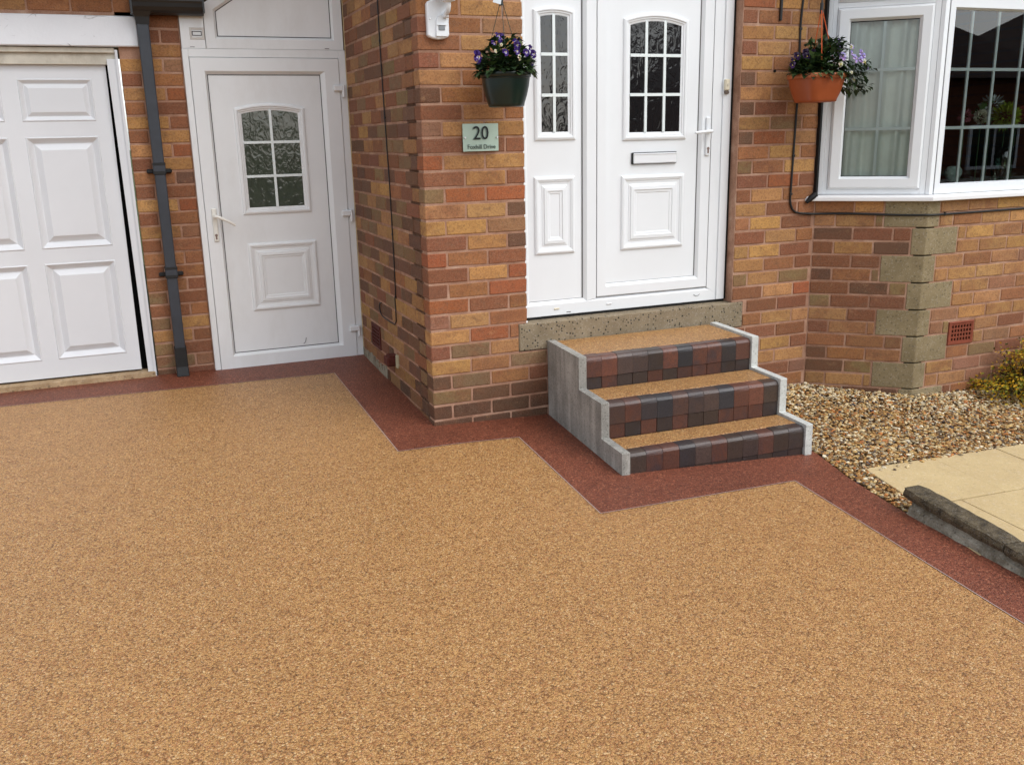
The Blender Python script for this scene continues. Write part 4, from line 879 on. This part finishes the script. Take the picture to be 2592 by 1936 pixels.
ar = MB(); ar.tube([(.132, -.028, 2.038), (.132, -.050, 2.038), (.132, -.082, 2.05), (.132, -.095, 2.07), (.132, -.095, 2.12)], .012, 10, rr=[.012, .013, .012, .012, .013]); ar.lathe([(0, 2.02), (.011, 2.022), (.015, 2.03), (.011, 2.04), (.014, 2.046), (0, 2.048)], 14, (.132, -.05)); lp.add('arm', ar, m_white)
la = MB(); la.lathe([(.012, 2.085), (.032, 2.092), (.034, 2.10), (.044, 2.104), (.046, 2.114), (.056, 2.118), (.058, 2.13), (.064, 2.135), (.064, 2.30), (.03, 2.36), (0, 2.37)], 6, (.132, -.095), smooth=False); lp.add('lantern', la, m_white)

# ------------------------------------------------------------------ hanging baskets
def leaf_add(mb, p, d, ln, wd, col, fold=.25):
    d = d.normalized(); s1 = d.cross(Vector((0, 0, 1)))
    s1 = s1.normalized() if s1.length > .1 else Vector((1, 0, 0)); nn = s1.cross(d).normalized()
    b, m1, t = p, p+d*ln*.5, p+d*ln-nn*ln*.12
    mb.add([b, m1+s1*wd+nn*wd*fold, t, m1-s1*wd+nn*wd*fold, m1], [(0, 1, 4), (1, 2, 4), (2, 3, 4), (3, 0, 4)], col=col)
def pansy_mesh(kind, seed):
    q = random.Random(seed); mb = MB()
    cols = {'violet': [(.035, .008, .12), (.045, .012, .16), (.05, .02, .2), (.55, .5, .75)], 'dark': [(.018, .004, .030), (.024, .005, .045), (.03, .006, .06), (.04, .01, .08)],
            'lilac': [(.42, .34, .68), (.55, .48, .78), (.48, .36, .74), (.26, .12, .5)], 'white': [(.7, .68, .52), (.75, .73, .6), (.72, .7, .5), (.6, .55, .15)]}[kind]
    def petal(a, ln, w, z, col, inner):
        pts = []; n = 7
        for i in range(n):
            t = -1+2*i/(n-1); rr_ = ln*(1-.18*t*t); aa = a+t*w; pts.append((rr_*math.cos(aa), z+.004*math.cos(3*t)+q.uniform(-.001, .001), rr_*math.sin(aa)))
        c0 = (0, z+.001, 0); mids = [tuple(.45*p[k] for k in range(3)) for p in pts]
        for i in range(n-1):
            mb.add([c0, mids[i], mids[i+1]], [(0, 1, 2)], col=(*inner, 1)); mb.add([mids[i], pts[i], pts[i+1], mids[i+1]], [(0, 1, 2, 3)], col=(*[c*q.uniform(.85, 1.15) for c in col], 1))
    for a in (1.05, 2.1): petal(a, .021, .75, .003, cols[0], cols[0])
    for a in (.1, 3.04): petal(a, .018, .72, 0.0, cols[1], cols[3])
    petal(-PI/2, .020, .8, -.002, cols[2], cols[3])
    mb.lathe([(.0, 0), (.003, .0)], 6, col=(.7, .55, .05, 1)); 
    for x, z in ((0, .001),): mb.add([(x-.003, -.0045, z-.003), (x+.003, -.0045, z-.003), (x, -.0045, z+.003)], [(0, 1, 2)], col=(.75, .6, .08, 1))
    o = mb.build('pansy', m_petal, link=False); me = o.data; bpy.data.objects.remove(o); return me
PANSY = {k: [pansy_mesh(k, i+1) for i in range(2)] for k in ('violet', 'dark', 'lilac', 'white')}
def basket(label, cx, cy, zr, rt, rb, h, mat, wires, top, fol, flowers, sq, wirer, rimmat, seed):
    T = Thing('hanging_basket', label, 'hanging basket', (cx, cy, zr-h), group='hanging flower baskets')
    q = random.Random(seed)
    pot = MB(); pot.lathe([(.0, zr-h+.003), (rb*.9, zr-h), (rb, zr-h+.004), (rb*1.03, zr-h+.018), (rb+(rt-rb)*.42, zr-h*.66), (rb+(rt-rb)*.70, zr-h*.40), (rb+(rt-rb)*.82, zr-h*.20), (rt*.955, zr-.022), (rt*.955, zr-.03), (rt*.93, zr-.03), (rt*.90, zr-.012), (0, zr-.02)], 40, (cx, cy), sq=sq)
    pt = T.add('pot', pot, mat)
    rim = MB(); rim.lathe([(rt*.955, zr-.024), (rt, zr-.022), (rt*1.01, zr-.004), (rt, zr), (rt*.92, zr), (rt*.90, zr-.012)], 40, (cx, cy), sq=sq); T.add('rim', rim, rimmat, pt)
    for a in wires:
        p = Vector((cx+rt*.97*math.cos(a), cy+rt*.97*math.sin(a), zr-.006)); T.add('hanging_cord', MB().tube([p, Vector(top)], wirer, 5), fol['cord'])
    hk = MB(); hk.tube([(top[0], top[1], top[2]-.035), (top[0], top[1], top[2]+.02)], .009, 8); hk.tube([(top[0], top[1], top[2]+.02), (top[0], top[1], top[2]+.11), (top[0], top[1]+.05, top[2]+.16), (top[0], 0, top[2]+.13)], .005, 6); T.add('hook', hk, m_black)
    f = MB()
    for i in range(fol['n']):
        a = q.uniform(0, 2*PI); r0 = rt*math.sqrt(q.uniform(0, 1))*1.02; hh = fol['h'](math.cos(a)*r0/rt, math.sin(a)*r0/rt); zz = zr-.01+hh*q.uniform(.02, 1)
        p = Vector((cx+r0*math.cos(a)*(1.02), cy+r0*math.sin(a), zz)); d = Vector((math.cos(a)*q.uniform(.2, 1)+q.uniform(-.5, .5), math.sin(a)*q.uniform(.2, 1)-.25+q.uniform(-.5, .4), q.uniform(-.35, .9)))
        cc = q.choice([lin(44, 66, 34), lin(58, 84, 42), lin(34, 52, 30), lin(80, 104, 60), lin(28, 42, 24)]); ln = q.uniform(*fol['ln']); leaf_add(f, p, d, ln, ln*q.uniform(.28, .42), cc)
    for i in range(fol['over']):
        a = q.uniform(PI*.85, PI*2.15); p = Vector((cx+rt*1.0*math.cos(a), cy+rt*1.0*math.sin(a), zr+q.uniform(-.002, .02))); d = Vector((math.cos(a), math.sin(a), q.uniform(-1.1, .1))); ln = q.uniform(.03, .055)
        leaf_add(f, p, d, ln, ln*.36, q.choice([lin(56, 82, 46), lin(76, 100, 60), lin(40, 60, 34)]))
    T.add('foliage', f, m_leaf, kind='stuff')
    for kind, x, y, z, s in flowers:
        o = bpy.data.objects.new('pansy', q.choice(PANSY[kind])); C.objects.link(o); o.parent = T.o; o.location = (x-cx, y-cy, z-(zr-h)); o.scale = (s, s, s)
        o.rotation_euler = (q.uniform(-.45, .2), q.uniform(-.4, .4), q.uniform(-.7, .5)+.25)
    return T
CX1, CY1, Z1 = .374, -.20, 1.764
fl1 = []
def on1(u, v): return (.251+(u-1219.4)/119.5*.246, 1.764+(184.6-v)/87*.158)          # spots read off the basket's own width
for kind, u, v, dy, s in (('violet', 1252, 97, -.06, 1.0), ('violet', 1272, 97, .02, 1.2), ('violet', 1203, 148, -.05, 1.55), ('violet', 1214, 155, .02, 1.3), ('violet', 1255, 140, -.13, .95), ('violet', 1283, 137, -.13, .95), ('violet', 1286, 122, -.12, .95), ('violet', 1306, 140, -.13, .95), ('violet', 1328, 128, -.08, 1.0), ('violet', 1330, 142, -.1, 1.0),
                          ('dark', 1308, 107, -.04, .8), ('white', 1309, 113, -.06, .55), ('violet', 1291, 112, -.08, 1.0), ('white', 1287, 153, -.14, .7), ('white', 1231, 138, -.13, .5), ('violet', 1333, 163, -.07, .7), ('violet', 1240, 115, -.06, .8), ('white', 1245, 122, -.13, .4)):
    x, z = on1(u, v); fl1.append((kind, x, CY1+dy, z, s))
b1 = basket('dark green plastic basket of violet pansies hanging left of the front door', CX1, CY1, Z1, .122, .087, .160, m_greenpot, (-1.9, .35, 2.4), (.360, CY1, 2.10), dict(n=620, h=lambda a, b: .165*(1-.85*(a*a+b*b))+.02, ln=(.03, .055), over=44, cord=m_darkwire), fl1, None, .0016, m_greenpot, 11)
b1.add('label_tag', MB().add([(.315, -.205, 2.078), (.352, -.212, 2.068), (.362, -.215, 2.125), (.330, -.207, 2.135)], [(0, 1, 2, 3)]).add([(.315, -.2045, 2.078), (.330, -.2065, 2.135), (.362, -.2145, 2.125), (.352, -.2115, 2.068)], [(0, 1, 2, 3)]), plain('white_plastic_tag', (.68, .74, .78, 1), .5))
CX2, CY2, Z2 = 2.227, -.21, 1.762
def on2(u, v): return (2.07+(u-2011.7)/115*.313, 1.765+(186.5-v)/69*.145)
fl2 = []
for kind, u, v, dy, s in (('dark', 1995, 157, -.05, 1.1), ('dark', 2013, 144, -.02, 1.15), ('dark', 2024, 147, -.06, 1.2), ('dark', 2040, 136, 0, 1.2), ('dark', 2066, 135, .02, 1.1), ('dark', 2075, 140, .0, 1.1), ('dark', 1990, 169, -.06, .9), ('lilac', 2119, 109, 0, 1.15), ('lilac', 2097, 128, -.08, 1.1), ('lilac', 2097, 136, -.09, 1.0), ('lilac', 2092, 148, -.13, 1.15), ('lilac', 2121, 153, -.14, 1.2), ('lilac', 2118, 140, -.12, .85), ('lilac', 2154, 137, -.08, 1.0), ('lilac', 2156, 145, -.09, .9), ('white', 2158, 160, -.1, .95), ('lilac', 2148, 155, -.1, .85), ('lilac', 2172, 161, -.06, .85), ('white', 2088, 167, -.13, .8), ('lilac', 2143, 119, -.04, .75), ('white', 2134, 121, -.06, .6), ('lilac', 2187, 171, -.03, .7), ('white', 2113, 187, -.14, .5), ('white', 2140, 203, -.08, .6), ('lilac', 2168, 150, -.06, .8)):
    x, z = on2(u, v); fl2.append((kind, x, CY2+dy, z, s))
b2 = basket('terracotta-coloured basket of lilac and dark purple pansies hanging left of the bay window', CX2, CY2, Z2, .128, .092, .150, m_terra, (-2.05, 1.2, -.15), (2.234, CY2, 2.11), dict(n=900, h=lambda a, b: (.07 if a < -.1 else .165*(1-.7*(a-.35)**2))+.02, ln=(.03, .055), over=50, cord=m_orange), fl2, 5.0, .0026, plain('light_terracotta', lin(200, 118, 78, .8), .42, .4), 12)
tb = MB(); q = random.Random(5)
for i in range(260):
    p = Vector((CX2+.08+q.uniform(0, .18), CY2-.05+q.uniform(-.09, .07), Z2-.02+q.uniform(-.07, .09))); d = Vector((q.uniform(.1, 1), q.uniform(-.6, .2), q.uniform(-1.0, .35))); ln = q.uniform(.025, .05); leaf_add(tb, p, d, ln, ln*.32, q.choice([lin(44, 64, 34), lin(60, 84, 44), lin(34, 50, 28)]))
b2.add('trailing_foliage', tb, m_leaf, kind='stuff')

# ------------------------------------------------------------------ garden corner: gravel, slabs, kerb, shrub
ground_sheet('gravel_base', [(1.70, .02), (2.44, .02), (2.93, -.42), (5.2, -.46), (5.2, -1.30), (1.74, -1.30), (1.76, -1.7), (1.66, -1.9), (1.595, -1.86), (1.61, -1.7), (1.60, -1.55), (1.66, -1.2), (1.715, -.96), (1.73, -.5)], plain('dark_soil', lin(110, 84, 56), .95, .1, 20, .4), -.012)
def gz(x, y):
    dwall = (-y if x < 2.44 else max(0, (x-2.4454)*NL[0]+(y)*NL[1])) if x < 2.93 else max(0, QY-y)
    return g(x, y)-.006+.030*math.exp(-(dwall/.22)**2)+.006*math.sin(x*5+1)*math.sin(y*7)
rng = np.random.default_rng(3)
bmi = bmesh.new(); bmesh.ops.create_icosphere(bmi, subdivisions=1, radius=1); iv = np.array([v.co[:] for v in bmi.verts]); ifc = np.array([[v.index for v in f.verts] for f in bmi.faces]); bmi.free()
def along0(y): return 1.600+(-1.69-y)*-.035 if y < -1.67 else 1.72
def in_bed(x, y):
    if y < -1.25 and x > 1.80+(-1.25-y)*-.17: return False
    if x < 2.4454:
        if y > -.004: return False
    elif x < QX:
        if (x-XI)*NL[0]+y*NL[1] < .003: return False
    elif y > QY-.004-(x-QX)*.0154: return False
    e = np.interp(-y, [0, .95, 1.008, 1.30, 1.60, 1.85], [1.735, 1.725, 1.718, 1.650, 1.610, 1.592]); 
    if x < e+.006: return False
    if y < -1.60 and x > along0(y)+.03: return False
    return y > -1.86
PALG = np.array([lin(196, 164, 110)[:3], lin(168, 128, 76)[:3], lin(146, 104, 58)[:3], lin(214, 194, 156)[:3], lin(176, 160, 134)[:3], lin(120, 92, 60)[:3], lin(92, 76, 66)[:3], lin(188, 120, 66)[:3], lin(228, 218, 198)[:3], lin(74, 66, 72)[:3], lin(140, 128, 110)[:3]])
PWD = np.array([.16, .18, .15, .10, .08, .10, .05, .06, .05, .03, .04]); PWB = np.array([.14, .08, .05, .22, .18, .03, .03, .03, .20, .02, .02])
vv, ff, cc = [], [], []; cnt = 0
def put_stone(x, y, z, s, pale, lift=0):
    global cnt
    sc = np.array([rng.uniform(.8, 1.35), rng.uniform(.6, 1.0), rng.uniform(.32, .6)])*s; v = iv*sc*(1+rng.uniform(-.16, .16, (len(iv), 1)))
    a = rng.uniform(0, 2*PI); t = rng.normal(0, .35); ca, sa = math.cos(a), math.sin(a); ct, s_t = math.cos(t), math.sin(t)
    v = v@np.array([[1, 0, 0], [0, ct, s_t], [0, -s_t, ct]])@np.array([[ca, sa, 0], [-sa, ca, 0], [0, 0, 1]])
    vv.append(v+np.array([x, y, z+lift])); ff.append(ifc+cnt*len(iv)); w = PWB if pale else PWD
    cc.append(np.repeat([PALG[rng.choice(len(PALG), p=w/w.sum())]*rng.uniform(.85, 1.2)*np.array([1, .97, .86])], len(ifc), 0)); cnt += 1
tries = 0
while cnt < 15500 and tries < 80000:
    tries += 1; x = rng.uniform(1.57, 4.3); y = rng.uniform(-1.85, 0)
    if x > 3.7 and rng.random() < .5: continue
    if not in_bed(x, y): continue
    dw = -y if x < XI else ((x-XI)*NL[0]+y*NL[1] if x < QX else QY-y); pale = rng.random() < np.clip(1.15-dw/.34+.12*math.sin(x*6), .05, .95) if x < 3.3 else rng.random() < .45
    put_stone(x, y, gz(x, y), .0068+.0060*rng.random()**2+(.006 if rng.random() < .05 else 0), pale, rng.uniform(0, .008))
def stones_obj(name, kind):
    V = np.concatenate(vv); F = np.concatenate(ff); CO = np.concatenate(cc)
    me = bpy.data.meshes.new(name); me.from_pydata(V.tolist(), [], F.tolist()); me.update(); me.materials.append(m_gravel)
    at = me.color_attributes.new('col', 'FLOAT_COLOR', 'CORNER'); buf = np.ones((len(F)*3, 4), 'f'); buf[:, :3] = np.repeat(CO, 3, 0); at.data.foreach_set('color', buf.ravel())
    o = bpy.data.objects.new(name, me); C.objects.link(o); o['kind'] = kind; return o
gravel = stones_obj('gravel', 'stuff')
# stray chips lying on the paving
# paving slabs
pv = Thing('garden_path', 'cream concrete paving slabs with open joints beyond the gravel bed', 'paving', (2.3, -1.6, -.17))
def gp(x, y): return g(x, y)+.002
def slab(poly, z=.0):
    m_ = MB(); n = len(poly); m_.add([(x, y, gp(x, y)-.045) for x, y in poly]+[(x, y, gp(x, y)+z) for x, y in poly], [tuple(range(n-1, -1, -1)), tuple(range(n, 2*n))]+[(i, (i+1) % n, (i+1) % n+n, i+n) for i in range(n)]); bevel(pv.add('paving_slab', m_, m_slab), .003, 2)
rowsx = [1.802, 2.245, 2.690, 3.14, 3.59, 4.04, 4.5]
def L_(x, y): return (x-.17*(-1.245-y)*1.0*(1 if x < 1.81 else .12), y+.008*(x-1.8))
yrow = [-1.243, -1.690, -2.14, -2.59, -3.05]
for r_i in range(4):
    y1, y0 = yrow[r_i]-(.006 if r_i else 0), yrow[r_i+1]+.006
    xs = rowsx if r_i % 2 == 0 else [1.72, 1.96, 2.39, 2.84, 3.29, 3.74, 4.19]
    for i in range(len(xs)-1):
        a, b = xs[i]+(.0012 if i else 0), xs[i+1]-.0012
        slab([L_(a, y0), L_(b, y0), L_(b, y1), L_(a, y1)], R.uniform(-.0015, .0015))
ground_sheet('path_bed', [(1.70, -1.3), (5.0, -1.28), (5.0, -3.2), (1.66, -3.2)], plain('sandy_bed', lin(120, 100, 72), .95, .1, 30, .4), -.030)
vv, ff, cc = [], [], []; cnt = 0
for x, y, s in ((2.02, -1.30, .013), (1.93, -1.31, .011), (2.15, -1.268, .012), (1.86, -1.29, .010), (2.08, -1.262, .010), (2.23, -1.262, .010), (2.36, -1.70, .014), (1.90, -1.27, .012), (2.42, -1.258, .011), (1.985, -1.275, .012)): put_stone(x, y, gp(x, y)+.004, s, rng.random() < .5)
stones_obj('gravel_chips', 'stuff')
kb = Thing('garden_kerb', 'low dark weathered stone edging with a coping, beside the red border', 'kerb', (1.63, -2.2, -.2))
def along(y): return 1.600+(-1.69-y)*-.035
ys = [-1.690-.02*0-i*.0557 for i in range(0, 13)]+[-2.362-.06*i for i in range(12)]
def cop(y0, y1, seed):
    q = random.Random(seed); n = 12; vs = []; sec_ = [(0, -.043), (-.004, -.022), (.002, -.004), (.014, 0), (.095, -.001), (.104, -.006), (.106, -.043)]
    for i in range(n+1):
        y = y0+(y1-y0)*i/n; zt = -.047-.074*(-1.69-y)*1.0; zt = -.047+.074*(y+1.69)
        for k, (dx, dz) in enumerate(sec_):
            e = .012 if i in (0, n) else 0
            vs.append((along(y)+dx+(e*.5 if k < 3 else -e*.5)+q.uniform(-.003, .003), y+q.uniform(-.004, .004), zt+dz-(e*.3 if dz > -.03 else 0)+q.uniform(-.0025, .0025)))
    m_ = len(sec_); return MB().add(vs, [(i*m_+k, i*m_+(k+1) % m_, (i+1)*m_+(k+1) % m_, (i+1)*m_+k) for i in range(n) for k in range(m_)]+[tuple(range(m_)), tuple(range(n*m_, (n+1)*m_))])
for i, (a, b) in enumerate(((-1.690, -2.222), (-2.228, -2.86), (-2.866, -3.5), (-3.506, -4.14))): kb.add('coping_stone', cop(a, b, i), m_coping)
bs = MB(); n = 30; vs = []; q = random.Random(4)
for i in range(n+1):
    y = -1.735-2.4*i/n; zt = -.047+.074*(y+1.69)-.043
    for dx, z in ((.026, zt), (.012+q.uniform(-.004, .004), zt-.02), (.006+q.uniform(-.006, .004), (zt+g(1.6, y))/2), (.000+q.uniform(-.008, .004), g(1.6, y)+.012), (-.010+q.uniform(-.008, .006), g(1.6, y)-.02), (.1, g(1.6, y)-.02), (.1, zt)): vs.append((along(y)+dx, y+q.uniform(-.004, .004), z))
bs.add(vs, [(i*7+k, i*7+(k+1) % 7, (i+1)*7+(k+1) % 7, (i+1)*7+k) for i in range(n) for k in range(7)]+[tuple(range(7))]); kb.add('base_wall', bs, m_kerbbase)
# golden shrub
sh_ = Thing('shrub', 'low yellow-green shrub against the bay wall at the right edge', 'shrub', (3.72, -.62, -.2))
f = MB(); q = random.Random(21); tw = MB(); scx, scy = 3.78, -.58
for i in range(110):
    a = q.uniform(0, 2*PI); r0 = q.uniform(.05, .46); e = Vector((scx+r0*math.cos(a)*1.05, min(QY-.02, scy+r0*math.sin(a)*.55), g(scx, scy)+q.uniform(.04, .34)*(1-(r0/.5)**2)+.02)); b = Vector((scx+.2*r0*math.cos(a), scy+.1*math.sin(a), g(scx, scy)))
    mdl = (b+e)/2+Vector((0, 0, .03)); tw.tube([b, mdl, e], .003, 4, col=lin(56, 36, 28), cap=False)
    for j in range(40):
        p = e+Vector((q.gauss(0, .035), q.gauss(0, .03), q.gauss(0, .030))); p.y = min(p.y, QY-.012)
        if p.z < g(p.x, p.y)+.005: continue
        d = Vector((q.uniform(-1, 1), q.uniform(-1, .3), q.uniform(-.3, 1))); ln = q.uniform(.014, .028); t = q.random()
        leaf_add(f, p, d, ln, ln*.40, lin(232, 180, 48) if t < .3 else lin(206, 184, 56) if t < .58 else lin(140, 144, 48) if t < .8 else lin(74, 74, 30))
sh_.add('twigs', tw, m_leaf, kind='stuff'); sh_.add('foliage', f, m_leaf, kind='stuff')

# ------------------------------------------------------------------ across the road: what the glass reflects
rt_ = plain('dark_roof_tile', lin(58, 40, 36), .8, .2, 3, .3); hw = plain('house_brick', lin(110, 70, 52), .9, .2, 4, .3); dg = plain('dark_pane', G1(.01), .1, .6)
def bungalow(cx, cy, w, dep, eave, ridge, ang, label):
    T = Thing('house', label, 'house', (cx, cy, -.62), (0, 0, ang), 'houses across the road', local=True)
    T.add('wall', MB().box(-w/2, w/2, -dep/2, dep/2, 0, eave), hw)
    r = MB(); e = .35; hx, hy = w/2+e, dep/2+e; r.add([(-hx, -hy, eave), (hx, -hy, eave), (hx, hy, eave), (-hx, hy, eave), (-w/2+dep/2, 0, ridge), (w/2-dep/2, 0, ridge)], [(0, 1, 5, 4), (1, 2, 5), (2, 3, 4, 5), (3, 0, 4), (3, 2, 1, 0)]); T.add('roof', r, rt_)
    for x in (-w*.28, w*.28):
        wf = T.add('window_frame', MB().box(x-.9, x+.9, dep/2, dep/2+.06, .9, 2.1), m_white); T.add('window_pane', MB().box(x-.8, x-.05, dep/2+.06, dep/2+.07, 1.0, 2.0).box(x+.05, x+.8, dep/2+.06, dep/2+.07, 1.0, 2.0), dg, wf)
bungalow(17.7, -20.2, 10, 8, 3.3, 6.2, 0, 'bungalow across the road with a hipped dark roof')
bungalow(28.3, -20.2, 10, 8, 3.3, 6.2, 0, 'bungalow across the road further right with a hipped dark roof')
bungalow(-4.0, -24.0, 11, 8, 2.6, 5.8, 0, 'bungalow across the road straight behind the viewer')
hd = MB(); q = random.Random(9)
for i in range(2600):
    x = q.uniform(2, 34); p = Vector((x, -10.2+q.uniform(-.45, .45), -.5+q.uniform(0, 1.15))); leaf_add(hd, p, Vector((q.uniform(-1, 1), q.uniform(-1, 1), q.uniform(-.3, 1))), .16, .05, q.choice([lin(44, 60, 28), lin(66, 82, 36), lin(30, 42, 22)]))
hd.box(2, 34, -10.6, -9.8, -.6, .45, col=lin(40, 54, 26)); solo('hedge', hd, m_leaf, 'low green hedge along the pavement behind the viewer', 'hedge', loc=(18, -10.2, -.5))
def bare_tree(x, y, seed, label):
    T = Thing('bare_tree', label, 'tree', (x, y, -.62), group='bare street trees'); q = random.Random(seed); tr_, br = MB(), MB()
    def grow(p, d, ln, r, lv):
        e = p+d*ln; (tr_ if lv == 0 else br).tube([p, (p+e)/2+Vector((q.uniform(-.06, .06), q.uniform(-.06, .06), 0))*ln, e], r, 5, rr=[r, r*.85, r*.68], cap=False)
        if lv >= 5: return
        for i in range(3 if lv < 4 else 2): nd = (d+Vector((q.uniform(-.75, .75), q.uniform(-.75, .75), q.uniform(-.1, .55)))).normalized(); grow(e, nd, ln*q.uniform(.62, .82), r*.6, lv+1)
    grow(Vector((x, y, -.62)), Vector((0, 0, 1)), 1.9, .15, 0)
    mt = plain('bark', lin(60, 50, 42), .9, .1, 8, .3); T.add('trunk', tr_, mt); T.add('branches', br, mt)
bare_tree(7.6, -11.4, 3, 'bare street tree reflected in the front door glass'); bare_tree(3.6, -11.0, 8, 'bare street tree nearer the drive'); bare_tree(11.5, -11.8, 5, 'bare street tree further along the road')
